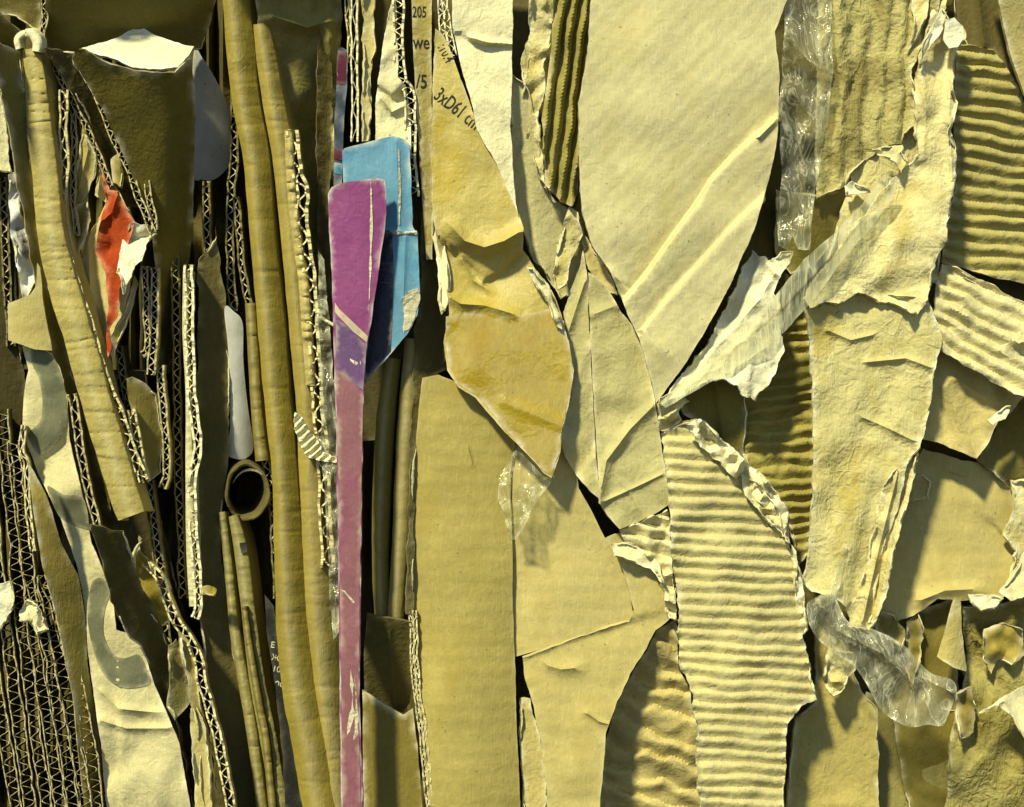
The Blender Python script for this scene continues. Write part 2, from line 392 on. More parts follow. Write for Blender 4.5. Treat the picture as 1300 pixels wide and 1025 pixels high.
def lips(o, B, surf, seed, torn, lift):
    n = len(B); Bn = np.array(B); made = 0
    area = sum(B[i][0]*B[(i+1) % n][1]-B[(i+1) % n][0]*B[i][1] for i in range(n)); sg = 1 if area > 0 else -1
    zb = surf(Bn); rr = random.Random(seed*13)
    i = rr.randrange(12)
    while i < n-3 and made < 7:
        V = []; F = []
        L_ = rr.randint(4, 15); w0 = rr.uniform(2.0, 3.2+torn*1.1); cur = rr.uniform(.5, 1.5); base = len(V); cnt = 0
        out = rr.choice((1, 1, -1))
        for k in range(L_+1):
            j = i+k
            if j >= n-1: break
            t = B[(j+1) % n][0]-B[j-1][0], B[(j+1) % n][1]-B[j-1][1]; l_ = math.hypot(*t)+1e-6
            nx, ny = t[1]/l_*sg, -t[0]/l_*sg
            e = math.sin(math.pi*(k+.3)/(L_+.6))*(1+.5*noise.noise(Vector((j*.9, seed, 0))))
            for q in range(5):
                f = q/4*e*w0; a = q/4*cur*1.6
                V.append(P(B[j][0]+nx*f*math.cos(a)*out-nx*1.2, B[j][1]+ny*f*math.cos(a)*out-ny*1.2, zb[j]+torn*.4+.6+f*math.sin(a)*1.1+q*.35))
            cnt += 1
        for k in range(cnt-1):
            for q in range(4):
                a = base+k*5+q; F.append((a, a+1, a+6, a+5))
        i += L_+rr.randint(2, 10+n//12)
        if not F: continue
        made += 1
        l = link('torn_lip', V, F, M['lip'], o)
        md = l.modifiers.new('thick', 'SOLIDIFY'); md.thickness = .9*S
o_s = {}
def overlay(parent, name, poly, mat, lift=.9, th=.5, torn=0, smooth=False, res=5, **kw):
    return sheet(name, None, None, poly, mat, parent=parent, surf=o_s[parent.name], lift=lift, th=th, torn=torn, smooth=smooth, res=res, **kw)
def writing(parent, txt, x, y, size, ang, mat, sx=1.0, name='printed_text', lift=.45):
    cu = bpy.data.curves.new('t', 'FONT'); cu.body = txt; cu.size = size; cu.resolution_u = 3; cu.offset = size*.012
    t = bpy.data.objects.new('t', cu); COL.objects.link(t)
    bpy.context.view_layer.update()
    dg = bpy.context.evaluated_depsgraph_get(); me = bpy.data.meshes.new_from_object(t.evaluated_get(dg))
    a = math.radians(ang); ca, sa = math.cos(a), math.sin(a)
    pp = []
    for v in me.vertices:
        u, q = v.co.x*sx, -v.co.y
        pp.append((x+u*ca-q*sa, y+u*sa+q*ca))
    z = o_s[parent.name](np.array(pp))+lift
    V = [P(a_, b_, c_) for (a_, b_), c_ in zip(pp, z)]
    F = [tuple(p.vertices) for p in me.polygons]
    bpy.data.objects.remove(t); bpy.data.curves.remove(cu); bpy.data.meshes.remove(me)
    return link(name, V, F, mat, parent, smooth=False)
def resample(path, step):
    p = [np.array(q, float) for q in path]; n = len(p); out = []
    for i in range(n-1):
        p0 = p[max(i-1, 0)]; p1 = p[i]; p2 = p[i+1]; p3 = p[min(i+2, n-1)]
        L = np.hypot(*(p2-p1)[:2]); k = max(2, int(L/step))
        for t in np.linspace(0, 1, k, endpoint=False):
            out.append(.5*((2*p1)+(-p0+p2)*t+(2*p0-5*p1+4*p2-p3)*t*t+(-p0+3*p1-3*p2+p3)*t**3))
    out.append(p[-1]); return np.array(out)
def nat(x, dep): return dep*(650-x)/DP       # pixel drift of an edge that runs straight back
def ribbon(C, off, th, nrm, d0, deep, skew, rag, seed):
    """closed ribbon along centre line C shifted off along nrm, running back into the bale"""
    V = []; F = []; n = len(C)
    for i in range(n):
        o = off[i] if hasattr(off, '__len__') else off
        dd = d0[i]+rag*nv(C[i][0]+o*3, C[i][1], 9, seed, 3)
        for sgn, back in ((-1, 0), (1, 0), (1, 1), (-1, 1)):
            x = C[i][0]+nrm[i][0]*(o+sgn*th/2); y = C[i][1]+nrm[i][1]*(o+sgn*th/2)
            dpt = dd-(deep if back else 0)
            if back: x += nat(x, deep)*.25+skew
            V.append(P(x, y, dpt))
    for i in range(n-1):
        a = i*4; b = a+4
        for j in range(4):
            k = (j+1) % 4
            F.append((a+j, b+j, b+k, a+k))
    F.append((0, 1, 2, 3)); F.append(((n-1)*4+3, (n-1)*4+2, (n-1)*4+1, (n-1)*4))
    return V, F
def board(label, path, w=10, d=0, deep=60, pitch=17, mat='kraft', fmat='flute', th=1.9, skew=0, rag=3, group=None, walls=1, name='corrugated_board', cat='cardboard', wl=1.0):
    seedc[0] += 1; seed = seedc[0]
    C = resample([(p[0], p[1]) for p in path], 2.2)
    ds = np.interp(np.arange(len(C)), np.linspace(0, len(C)-1, len(path)), [p[2] if len(p) > 2 else d for p in path])
    T = np.gradient(C, axis=0); T /= np.linalg.norm(T, axis=1, keepdims=True)+1e-9
    nrm = np.stack([T[:, 1], -T[:, 0]], 1)
    C = C+nrm*np.array([[1.6*wl*nv(c[0]*.3, c[1], 30, seed, 3)] for c in C])
    top = C[-1]; root = empty(name, P(top[0], top[1], ds[-1]-deep/2)); tag(root, label, cat, group)
    wloc = np.array([w*(1+.22*nv(11, c[1], 26, seed+1, 3)) for c in C])
    tot = walls*2+1
    for k in range(walls+1):
        off = (-.5+k/walls)*wloc
        V, F = ribbon(C, off, th*(1+.3*(k % 2)), nrm, ds, deep, skew, rag, seed+k)
        link('liner', V, F, M[mat], root, att=np.tile([.5, .5, 0, 0], len(C)), smooth=False)
    s = np.concatenate([[0], np.cumsum(np.linalg.norm(np.diff(C, axis=0), axis=1))])
    for k in range(walls):
        cen = (-.5+(k+.5)/walls)*wloc; ph = seed*1.7+k*2
        ph = ph+np.array([1.6*nv(c[0], c[1], 45, seed+k+4, 2) for c in C])
        off = cen+(wloc/walls/2-th*.6)*np.clip(1.15*np.sin(2*math.pi*s/pitch+ph), -1, 1)*np.array([1-.35*abs(nv(c[0], c[1], 20, seed+9, 2)) for c in C])
        V, F = ribbon(C, off, th*.8, nrm, ds-1.5, deep, skew, rag*1.3, seed+20+k)
        link('fluting', V, F, M[fmat], root, att=np.tile([.6, .6, 0, 0], len(C)), smooth=False)
    return root
def roll(label, path, mat, d=0, deep=70, th=3, flat=.8, wrinkle=1.5, wr_at=-.2, name='folded_cardboard', cat='cardboard', group=None, skew=0, wsc=8, peak=None):
    """long fold with a rounded front: path of (x, y, width[, depth])"""
    seedc[0] += 1; seed = seedc[0]
    path = [tuple(p)+((d,) if len(p) == 3 else ()) for p in path]
    C = resample(path, 2.2)
    T = np.gradient(C[:, :2], axis=0); T /= np.linalg.norm(T, axis=1, keepdims=True)+1e-9
    nrm = np.stack([-T[:, 1], T[:, 0]], 1)
    nrm[nrm[:, 0] < 0] *= -1
    A = list(np.radians(np.linspace(-90, 90, 23))); nu = len(A)+2
    V = []; att = []
    for i, c in enumerate(C):
        r = c[2]/2*(1+.06*nv(3, c[1], 40, seed, 2))
        row = []
        for j in range(nu):
            if j == 0: a = A[0]; back = deep
            elif j == nu-1: a = A[-1]; back = deep
            else: a = A[j-1]; back = 0
            u = math.sin(a); q = c[3]-r*flat*(1-math.cos(a) if peak is None else (abs(u-peak)/(1+abs(peak)))**1.5*1.3)-back
            sx = nat(c[0], back)+skew*(back/deep if deep else 0)
            x = c[0]+nrm[i][0]*u*r+sx; y = c[1]+nrm[i][1]*u*r
            if not back:
                g = math.exp(-((u-wr_at)/.35)**2)
                q += wrinkle*(.6+.4*g)*(.3-.9*noise.noise(Vector((x*.012, y/wsc, seed+1.5)))-abs(noise.noise(Vector((x*.02+7, y/wsc/2.5, seed+2.5)))))+.9*nv(x, y, 42, seed+2, 3)
                q -= .9*wrinkle*math.exp(-(noise.noise(Vector((x*.006, y/16, seed+6.5)))/.05)**2)*(.5+abs(noise.noise(Vector((y/30, x*.03, 3)))))
            row.append(P(x, y, q)); att.append(max(0, .25*g) if not back else 0)
        V += row
    V = np.array(V); n = len(C); F = []
    for i in range(n-1):
        for j in range(nu-1):
            a = i*nu+j; F.append((a, a+nu, a+nu+1, a+1))
    # outward normals for the inner wall
    N3 = np.zeros_like(V)
    for f in F:
        q = np.cross(V[f[2]]-V[f[0]], V[f[3]]-V[f[1]])
        for k in f: N3[k] += q
    N3 /= np.linalg.norm(N3, axis=1, keepdims=True)+1e-12
    if N3[nu//2][1] > 0: N3 = -N3; F = [tuple(reversed(f)) for f in F]
    m = len(V); B = V-N3*th*S
    F2 = [tuple(k+m for k in reversed(f)) for f in F]
    cnt = {}
    for f in F:
        for a, b in zip(f, f[1:]+f[:1]): cnt[(a, b)] = 1
    G = [(b, a, a+m, b+m) for (a, b) in cnt if (b, a) not in cnt]
    o = link(name, np.vstack([V, B]), F+F2+G, M[mat], None, np.concatenate([att, np.full(m, .3)]))
    tag(o, label, cat, group); return o
# ============================================================ the mass behind
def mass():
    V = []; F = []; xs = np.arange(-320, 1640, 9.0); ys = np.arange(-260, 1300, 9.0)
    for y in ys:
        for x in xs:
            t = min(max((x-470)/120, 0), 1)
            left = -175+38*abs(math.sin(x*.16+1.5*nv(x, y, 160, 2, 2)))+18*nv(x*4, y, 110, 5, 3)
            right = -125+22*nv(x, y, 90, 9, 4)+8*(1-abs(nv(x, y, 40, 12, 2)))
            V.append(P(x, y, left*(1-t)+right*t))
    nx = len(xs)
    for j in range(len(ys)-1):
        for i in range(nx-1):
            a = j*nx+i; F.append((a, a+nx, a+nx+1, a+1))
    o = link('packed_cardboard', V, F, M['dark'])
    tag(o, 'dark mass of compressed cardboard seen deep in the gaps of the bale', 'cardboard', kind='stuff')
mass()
# ============================================================ LEFT: dim pieces deep in the gaps
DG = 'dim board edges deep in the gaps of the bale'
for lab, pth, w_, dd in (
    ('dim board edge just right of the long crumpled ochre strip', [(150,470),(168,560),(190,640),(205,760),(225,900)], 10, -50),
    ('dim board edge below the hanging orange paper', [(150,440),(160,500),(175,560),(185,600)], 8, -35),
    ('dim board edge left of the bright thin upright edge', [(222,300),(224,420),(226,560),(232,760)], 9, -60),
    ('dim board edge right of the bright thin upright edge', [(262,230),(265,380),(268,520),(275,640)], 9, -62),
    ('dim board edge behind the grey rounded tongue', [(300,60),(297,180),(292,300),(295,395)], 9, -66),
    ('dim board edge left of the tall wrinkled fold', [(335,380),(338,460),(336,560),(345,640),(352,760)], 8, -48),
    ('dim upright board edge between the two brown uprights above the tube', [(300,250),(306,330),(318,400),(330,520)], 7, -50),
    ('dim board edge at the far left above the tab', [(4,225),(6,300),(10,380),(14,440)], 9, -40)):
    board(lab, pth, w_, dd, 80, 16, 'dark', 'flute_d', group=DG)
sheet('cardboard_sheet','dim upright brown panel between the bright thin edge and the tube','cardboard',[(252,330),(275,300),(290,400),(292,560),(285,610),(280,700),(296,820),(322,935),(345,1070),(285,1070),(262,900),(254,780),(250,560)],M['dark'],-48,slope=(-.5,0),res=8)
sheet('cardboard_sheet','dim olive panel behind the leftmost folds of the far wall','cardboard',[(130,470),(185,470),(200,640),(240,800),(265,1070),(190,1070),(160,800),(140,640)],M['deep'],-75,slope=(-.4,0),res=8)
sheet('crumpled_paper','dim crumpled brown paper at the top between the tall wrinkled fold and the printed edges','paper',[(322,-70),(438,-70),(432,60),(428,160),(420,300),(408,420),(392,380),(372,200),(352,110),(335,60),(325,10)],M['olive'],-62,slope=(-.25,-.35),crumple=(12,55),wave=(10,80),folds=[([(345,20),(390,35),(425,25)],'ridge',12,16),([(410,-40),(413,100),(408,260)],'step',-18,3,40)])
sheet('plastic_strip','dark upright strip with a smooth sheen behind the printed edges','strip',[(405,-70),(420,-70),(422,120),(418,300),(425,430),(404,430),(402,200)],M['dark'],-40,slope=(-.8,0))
# ---- carton with white flap, upper left
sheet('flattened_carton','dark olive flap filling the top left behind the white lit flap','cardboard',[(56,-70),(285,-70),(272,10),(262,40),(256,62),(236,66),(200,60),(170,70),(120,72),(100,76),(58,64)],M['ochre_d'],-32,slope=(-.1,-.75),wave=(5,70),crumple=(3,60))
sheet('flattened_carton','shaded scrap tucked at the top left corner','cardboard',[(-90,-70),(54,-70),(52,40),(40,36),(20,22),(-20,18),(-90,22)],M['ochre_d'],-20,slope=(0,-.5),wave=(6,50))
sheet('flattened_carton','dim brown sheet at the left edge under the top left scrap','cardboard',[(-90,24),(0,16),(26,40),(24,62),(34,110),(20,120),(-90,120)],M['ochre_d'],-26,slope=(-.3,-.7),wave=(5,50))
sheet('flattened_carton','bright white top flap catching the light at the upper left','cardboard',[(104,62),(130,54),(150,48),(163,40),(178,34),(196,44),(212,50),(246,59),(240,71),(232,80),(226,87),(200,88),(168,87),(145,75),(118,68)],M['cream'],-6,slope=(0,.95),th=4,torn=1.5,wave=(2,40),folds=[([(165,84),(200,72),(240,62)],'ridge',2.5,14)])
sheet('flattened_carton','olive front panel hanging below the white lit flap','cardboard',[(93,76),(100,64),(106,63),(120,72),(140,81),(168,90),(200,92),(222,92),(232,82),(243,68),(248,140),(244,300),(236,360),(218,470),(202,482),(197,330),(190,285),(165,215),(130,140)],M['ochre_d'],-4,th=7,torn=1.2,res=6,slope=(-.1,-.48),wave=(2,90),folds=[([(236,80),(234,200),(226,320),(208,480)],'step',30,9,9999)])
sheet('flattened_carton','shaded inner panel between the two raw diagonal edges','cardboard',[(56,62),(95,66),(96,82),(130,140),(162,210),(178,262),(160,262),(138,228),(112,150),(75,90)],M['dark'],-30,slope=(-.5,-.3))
board('raw zigzag edge running down from the top left corner past the dark flap',[(58,-70),(56,20),(53,58),(68,84),(98,140),(118,180),(132,215),(141,238)],6,-6,40,12,'ochre_d','flute_d',th=1.4)
board('raw zigzag edge slanting along the olive front panel',[(92,76),(100,84),(118,112),(132,145),(150,190),(163,212),(172,242),(186,275),(194,296)],7,6,40,12,'ochre','flute_d',th=1.4)
board('short curled raw edge at the foot of the olive front panel',[(176,204),(184,222),(188,250),(194,270),(196,292)],7,2,36,12,'ochre','flute_d',th=1.4)
sheet('cardboard_scrap','small olive leaf of board between the two raw diagonal edges','cardboard',[(140,202),(148,196),(154,205),(158,230),(155,240),(143,232)],M['ochre'],0,slope=(-.3,0),bow=(0,5))
sheet('paper_strip','smooth grey tongue with rounded end hanging beside the carton','paper',[(246,66),(258,76),(272,98),(286,126),(294,155),(294,196),(288,214),(272,228),(256,228),(246,222),(244,150)],M['white'],-112,th=1.5,torn=0,smooth=True,slope=(-.1,-.35),bow=(0,9),wave=(2,60))
sheet('paper_strip','long white tongue with rounded end below the grey one','paper',[(285,392),(297,396),(308,411),(309,460),(315,520),(322,566),(314,581),(300,583),(284,573),(292,545),(290,450)],M['white'],-60,th=1.5,torn=0,smooth=True,slope=(-.3,-.15),bow=(0,8),wave=(2,60))
# ---- the long crumpled strip and its neighbours
sheet('folded_cardboard','shaded side of a fold left of the long crumpled strip','cardboard',[(-60,30),(25,65),(38,180),(53,322),(72,400),(92,470),(112,540),(140,645),(156,672),(118,672),(100,600),(84,520),(66,446),(48,372),(35,300),(0,104),(-60,60)],M['olive'],-14,slope=(-1.1,0),th=4)
roll('long crumpled strip with cross creases slanting across the left',[(38,62,22),(44,100,27),(50,160,31),(57,220,33),(65,300,35),(82,370,38),(103,440,38),(122,510,38),(143,580,38),(158,630,38),(167,655,36)],'kraft',24,36,3,.25,2.4,0,wsc=14)
ring = roll('curled torn loop at the head of the long crumpled strip',[(24,62,9),(22,50,9),(30,43,9),(41,44,9),(48,54,10),(47,66,9)],'pale',30,12,2,.9,1,0,name='torn_loop')
board('double pale edge hugging the right side of the long crumpled strip',[(78,312),(92,352),(108,398),(122,450),(142,505),(160,552),(172,585),(183,610)],11,14,40,19,'kraft','flute',th=2.2,rag=5)
board('upright pale edge between the long crumpled strip and the carton',[(81,114),(80,160),(82,210),(78,255),(84,300),(92,332)],9,8,45,24,'kraft','flute',th=2.2)
board('thin upright edge tucked right of the pale one beside the carton',[(93,140),(94,190),(92,240),(97,300)],6,-8,45,20,'ochre_d','flute_d',th=1.8)
sheet('paper_scrap','pointed tan paper scrap left of the orange paper','paper',[(104,156),(112,176),(124,196),(122,222),(108,250),(96,268),(95,230),(100,200)],M['kraft'],-16,slope=(.3,-.2),th=1.5,folds=[([(106,160),(112,190),(100,240)],'ridge',6,9)])
sheet('paper_scrap','brown paper scrap with a raw edge under the pointed one','paper',[(96,262),(112,256),(116,280),(104,312),(98,330),(90,320),(92,290)],M['ochre_d'],-18,th=1.5,crumple=(3,25))
sheet('paper_bag','tan paper bag with a sawtooth edge behind the orange paper','paper bag',[(124,206),(136,214),(160,262),(176,292),(168,350),(158,392),(147,432),(141,455),(134,441),(118,420),(108,385),(103,345),(110,302),(121,284),(134,258),(121,248)],M['kraft'],-18,th=1.4,torn=1.5,slope=(.25,0),folds=[([(128,214),(124,250),(112,310),(116,400)],'ridge',8,12),([(134,256),(122,300),(132,420)],'step',-10,2,14)],crumple=(2,40))
sheet('paper_bag','orange red crumpled paper hanging beside the olive carton panel','paper',[(126,208),(134,226),(139,242),(150,243),(160,262),(172,282),(166,300),(158,320),(160,345),(152,368),(149,400),(140,418),(142,440),(137,454),(134,430),(138,390),(134,345),(122,322),(124,298),(130,272),(135,254)],M['red'],6,th=1.3,torn=1.5,folds=[([(150,244),(142,270),(126,285)],'ridge',9,10),([(139,260),(146,300),(140,340)],'step',-9,2,20)],crumple=(3,30))
sheet('paper_scrap','cream crumpled paper tip with a zigzag edge over the orange paper','paper',[(168,282),(177,286),(186,285),(199,297),(192,303),(184,312),(179,330),(171,338),(168,352),(160,366),(157,374),(153,356),(146,346),(150,322),(158,300)],M['cream'],14,th=1.6,torn=2.4,slope=(-.1,.3),crumple=(6,22))
sheet('cardboard_scrap','brown pointed fold under the orange paper tip','cardboard',[(141,430),(160,390),(170,350),(176,360),(166,400),(152,432),(145,456)],M['ochre'],-10,slope=(-.6,0),th=2)
# ---- far left edge
sheet('cardboard_scrap','pale squared scrap cut off by the left edge near the top','cardboard',[(-70,112),(1,114),(9,140),(12,205),(15,219),(-70,214)],M['pale'],2,bow=(0,5))
sheet('printed_paper','crumpled white and grey glossy paper at the left edge above the tab','paper',[(11,222),(19,218),(26,250),(34,290),(42,326),(47,352),(36,376),(30,378),(22,345),(14,300),(12,260)],M['white'],-2,th=1.2,crumple=(7,24),slope=(-.3,0))
overlay(bpy.data.objects['printed_paper'],'print',[(20,290),(30,285),(38,315),(34,330),(24,318)],M['navy'],1.2,torn=1)
sheet('cardboard_scrap','squared tan tab with a curved neck at the left edge','cardboard',[(10,386),(20,382),(38,374),(46,362),(47,334),(51,340),(56,392),(66,445),(44,444),(28,438),(10,432)],M['kraft_h'],8,th=6,torn=.6,bow=(0,4),slope=(-.1,0))
sheet('cardboard_sheet','dim brown panel at the left edge behind the tab','cardboard',[(-90,216),(8,218),(16,300),(24,390),(34,520),(36,590),(24,640),(-90,640)],M['deep'],-45,slope=(-.3,0))
camo_b = sheet('printed_bag','ivory bag printed with large grey curved shapes at the lower left','bag',[(28,440),(45,438),(66,448),(76,468),(86,505),(88,560),(98,600),(107,640),(116,690),(132,728),(143,760),(148,800),(168,806),(184,830),(196,870),(216,915),(228,945),(250,1070),(140,1070),(127,940),(119,880),(112,830),(108,770),(99,722),(85,680),(74,650),(62,630),(46,594),(36,566),(28,545),(30,500),(36,470)],M['ivory'],-4,th=1.4,torn=.8,slope=(.05,0),wave=(6,60),crumple=(4,48),folds=[([(130,880),(150,900),(200,905)],'ridge',6,9),([(128,915),(160,925),(215,925)],'ridge',6,8),([(45,590),(80,560),(88,520)],'step',-6,2,30),([(150,880),(152,1000)],'step',-7,2,30)])
for pl in ([(40,442),(52,444),(66,452),(77,474),(84,505),(84,540),(71,564),(52,578),(38,560),(37,549),(50,536),(54,512),(50,484),(40,460)],
           [(60,618),(80,628),(105,632),(113,664),(112,672),(92,666),(74,654)],
           [(115,746),(124,734),(134,738),(140,752),(133,775),(131,802),(140,826),(155,836),(176,832),(186,850),(190,868),(165,874),(145,869),(129,852),(117,820),(111,782)]):
    overlay(camo_b,'grey_print',pl,M['greyprint'],1.0,smooth=True)
sheet('folded_cardboard','smooth olive fold right of the stacked zigzag edges','cardboard',[(34,584),(60,630),(78,690),(99,730),(108,780),(111,840),(126,938),(138,1070),(112,1070),(92,880),(72,780),(54,720),(44,660)],M['ochre'],6,th=4,torn=.6,slope=(-.8,0),bow=(0,12),wave=(4,70))
sheet('cardboard_sheet','dark shaded board slanting over the ivory printed bag','cardboard',[(116,668),(158,674),(168,705),(180,745),(205,790),(222,840),(215,880),(232,935),(255,1070),(232,1070),(200,880),(178,820),(160,800),(142,765),(130,712)],M['dark'],8,slope=(-.9,-.2),th=5,folds=[([(150,680),(180,800)],'ridge',5,20)])
board('thin double pale edge standing left of the dark slanting board',[(92,500),(100,560),(111,620),(124,668)],9,2,40,22,'ochre_d','ochre',th=1.8)
board('thin worn edge left of the olive fold with a bright crease',[(30,540),(26,572),(33,590),(35,640),(42,700)],6,10,30,26,'kraft','flute',th=1.8)
SG = 'stacked raw board edges at the lower left'
stk = [('raw edge first from the left in the slanting stack at the lower left',[(2,520),(9,600),(17,680),(24,760),(34,850),(48,945),(66,1070)]),
 ('raw edge second from the left in the slanting stack at the lower left',[(16,560),(23,630),(34,710),(42,790),(53,870),(65,945),(83,1070)]),
 ('raw edge third from the left in the slanting stack at the lower left',[(38,735),(48,770),(57,820),(68,880),(81,945),(99,1070)]),
 ('raw edge fourth from the left in the slanting stack at the lower left',[(48,732),(60,770),(70,815),(82,870),(97,945),(115,1070)]),
 ('raw edge fifth from the left in the slanting stack at the lower left',[(56,728),(70,770),(84,815),(98,870),(112,940),(130,1070)]),
 ('far left raw edge behind the slanting stack at the lower left',[(-16,600),(-8,680),(2,760),(14,850),(26,945),(44,1070)]),
 ('leftmost raw edge of the slanting stack, cut off by the picture edge',[(-34,620),(-26,700),(-14,800),(-4,880),(8,945),(26,1070)])]
for i,(lab,pth) in enumerate(stk):
    board(lab,pth,14.5,8-abs(i-2)*2,45,15.5,'ochre_d','flute_d',th=1.2,rag=3,group=SG,wl=1.6)
sheet('torn_scrap','small torn pale scrap poking out left of the slanting stack','cardboard',[(-60,745),(4,742),(12,738),(18,752),(16,775),(8,790),(2,800),(-60,805)],M['cream'],16,crumple=(4,25))
sheet('torn_scrap','crushed bits of torn edge on top of the slanting stack','cardboard',[(24,775),(34,762),(46,768),(56,785),(60,800),(46,806),(36,790),(26,788)],M['pale'],14,crumple=(7,14),torn=4)
# ---- centre-left dark edges
board('bright thin upright edge standing alone in the dark gap',[(239,336),(240,400),(242,470),(244,515),(250,545),(250,575),(243,610),(245,660),(249,720),(251,770),(247,785)],9,0,50,15,'pale','flute',th=2.6,skew=-2,rag=4)
roll('pale narrow strip along the left of the bright thin upright edge',[(236,345,7),(235,420,7),(239,500,7),(240,600,9),(242,700,11),(245,770,9)],'pale',-2,30,2,.4,2)
sheet('torn_scrap','small curled scrap at the foot of the bright thin upright edge','cardboard',[(252,745),(262,742),(274,748),(272,757),(256,755)],M['ochre'],2,crumple=(3,14))
board('first of two dim raw edges under the olive front panel',[(184,338),(185,390),(187,440),(180,450)],7,-14,45,12,'ochre_d','flute_d',th=1.7)
board('second dim raw edge under the olive front panel, the longer one',[(197,340),(196,390),(194,440),(191,476)],9,-8,45,13,'ochre_d','flute_d',th=1.9)
board('dim raw edge hanging below the olive front panel',[(203,464),(206,510),(210,560),(211,600),(206,620)],8,-16,50,13,'ochre_d','flute_d',th=1.8)
board('dim raw edge right of the foot of the long crumpled strip',[(190,610),(194,650),(203,710),(214,760),(222,790)],9,-22,50,14,'dark','flute_d',th=1.8)
sheet('cardboard_sheet','dull brown board face below the orange paper with a bent top','cardboard',[(160,480),(168,478),(190,492),(200,500),(208,560),(205,600),(188,612),(172,560)],M['ochre_d'],-22,slope=(-.6,0),bow=(0,5))
board('frayed light edge just right of the long crumpled strip near its foot',[(166,520),(172,550),(180,590),(186,612)],8,6,35,22,'kraft','flute',th=2,rag=5)
sheet('torn_scrap','ragged brown leaf with pale torn rim in the lower left','cardboard',[(179,680),(180,700),(192,718),(205,735),(214,760),(218,782),(206,795),(188,778),(176,752),(171,726),(168,702),(172,690)],M['ochre'],6,slope=(-.6,0),torn=3,edge=9,crumple=(4,25),th=3)
board('long frayed edge slanting down through the lower left',[(186,716),(202,734),(212,760),(224,790),(240,812),(252,840),(256,868),(266,900),(278,945),(300,1070)],10,10,50,17,'kraft','flute',th=2.2,rag=5)
sheet('cardboard_strip','tan strip hanging below the long frayed edge','cardboard',[(226,800),(240,815),(250,845),(252,880),(264,920),(285,1070),(262,1070),(250,930),(240,870),(228,825)],M['ochre'],4,slope=(-.4,0))
sheet('cardboard_scrap','small folded dark leaf between the ivory bag and the frayed edge','cardboard',[(214,820),(224,812),(240,850),(242,890),(222,915),(212,898),(216,860)],M['olive'],-2,slope=(-.7,0),torn=2,edge=6)
sheet('cardboard_scrap','light slip of board at the bottom beside the frayed edge','cardboard',[(242,900),(250,898),(262,940),(275,1070),(250,1070)],M['kraft'],3)
# tube
def tube():
    root = empty('cardboard_tube', P(315,640,-60)); tag(root,'round cardboard tube seen end on in the dark gap','tube')
    V=[];F=[];n=48
    rings=[(28.5,37,-1),(27,35.2,0),(25,32.8,-1),(23,31,-8),(22,30,-140),(27,35,-140),(28.7,37.2,-6)]
    for rx,ry,dz in rings:
        for k in range(n):
            a=2*math.pi*k/n; wob=1+.02*math.sin(3*a+1)+.015*math.sin(7*a)
            V.append(P(314+rx*wob*math.cos(a)+dz*.05, 625+ry*wob*math.sin(a)+dz*.12, -34+dz+5*math.sin(a*2+1)+2*math.sin(a*5)))
    for r in range(len(rings)):
        q=(r+1)%len(rings)
        for k in range(n):
            F.append((r*n+k, r*n+(k+1)%n, q*n+(k+1)%n, q*n+k))
    link('tube_wall',V,F,M['dark'],root)
    V=[];F=[]
    for k in range(14):
        t=k/13; x=292+18*t; y=590+5*math.sin(t*3)+62*t*t*.0
        for q in (0,1): V.append(P(318+25*math.cos(math.pi*(1.15+.55*t)), 628+(33-q*3)*math.sin(math.pi*(1.15+.55*t)), -13-q*2))
    for k in range(13): F.append((2*k,2*k+1,2*k+3,2*k+2))
    link('frayed_lip',V,F,M['pale'],root)
tube()
pr_=roll('brown upright with a square punched hole below the tube',[(296,655,12),(306,700,18),(316,780,18),(326,860,20),(342,945,22),(362,1070,24)],'olive',-30,50,2,.5,2)
sheet('punched_hole',None,None,[(304,690),(312,689),(314,700),(307,703)],M['black'],-27,th=1,torn=.5,parent=pr_)  # black patch painted for the shade inside the hole
roll('slim brown upright left of the one with the punched hole',[(282,650,9),(290,720,11),(298,800,13),(310,870,14),(322,945,14),(338,1070,14)],'olive',-34,50,2,.7,2)
roll('slim brown upright wedged between two others below the tube',[(310,770,7),(318,830,9),(330,900,10),(338,945,10),(350,1070,10)],'ochre_d',-20,50,2,.7,2)
pc = sheet('printed_card','black card with small white characters beside the tall wrinkled fold','card',[(336,755),(348,770),(358,830),(368,890),(376,945),(388,1070),(366,1070),(356,930),(346,850),(338,800)],M['black'],-14,slope=(-.2,0),torn=.8,th=2)
for tx,x,y,a in (('E',343,822,8),('Ж',344,838,10),('10',345,852,12),('ос',348,870,14)):
    writing(pc,tx,x,y,11,a,M['worn'])
# ---- rolls
roll('tall wrinkled ochre fold running from top to bottom left of the purple card',[(299,-70,32),(300,0,34),(305,60,35),(312,130,35),(325,200,33),(333,300,32),(343,400,34),(351,500,33),(361,600,32),(366,700,36),(373,800,44),(384,880,50),(398,945,54),(418,1070,56)],'ochre',10,70,3,.8,1.1,-.25,wsc=13,peak=-.4)
roll('smooth rounded fold with a cut head right of the tall wrinkled one',[(331,30,20),(338,75,25),(347,130,28),(359,200,27),(370,300,27),(379,400,27),(387,480,28),(393,560,30),(397,640,40),(402,740,46),(410,840,44),(421,945,42),(435,1070,42)],'ochre',-4,70,3,.8,1.2,0,wsc=20,peak=-.25)
board('worn pale double edge with crushed head right of the rounded fold',[(370,166),(374,200),(378,222),(384,240),(383,275),(388,320),(394,370),(398,430),(402,500),(408,560),(412,640),(416,720)],12,0,50,30,'kraft','flute',th=3.2,rag=6)
roll('narrow pale strip left of the worn double edge',[(366,165,10),(369,230,11),(376,300,11),(385,360,12),(390,430,13),(394,490,11)],'kraft',2,40,2,.5,4,.2,wsc=7)
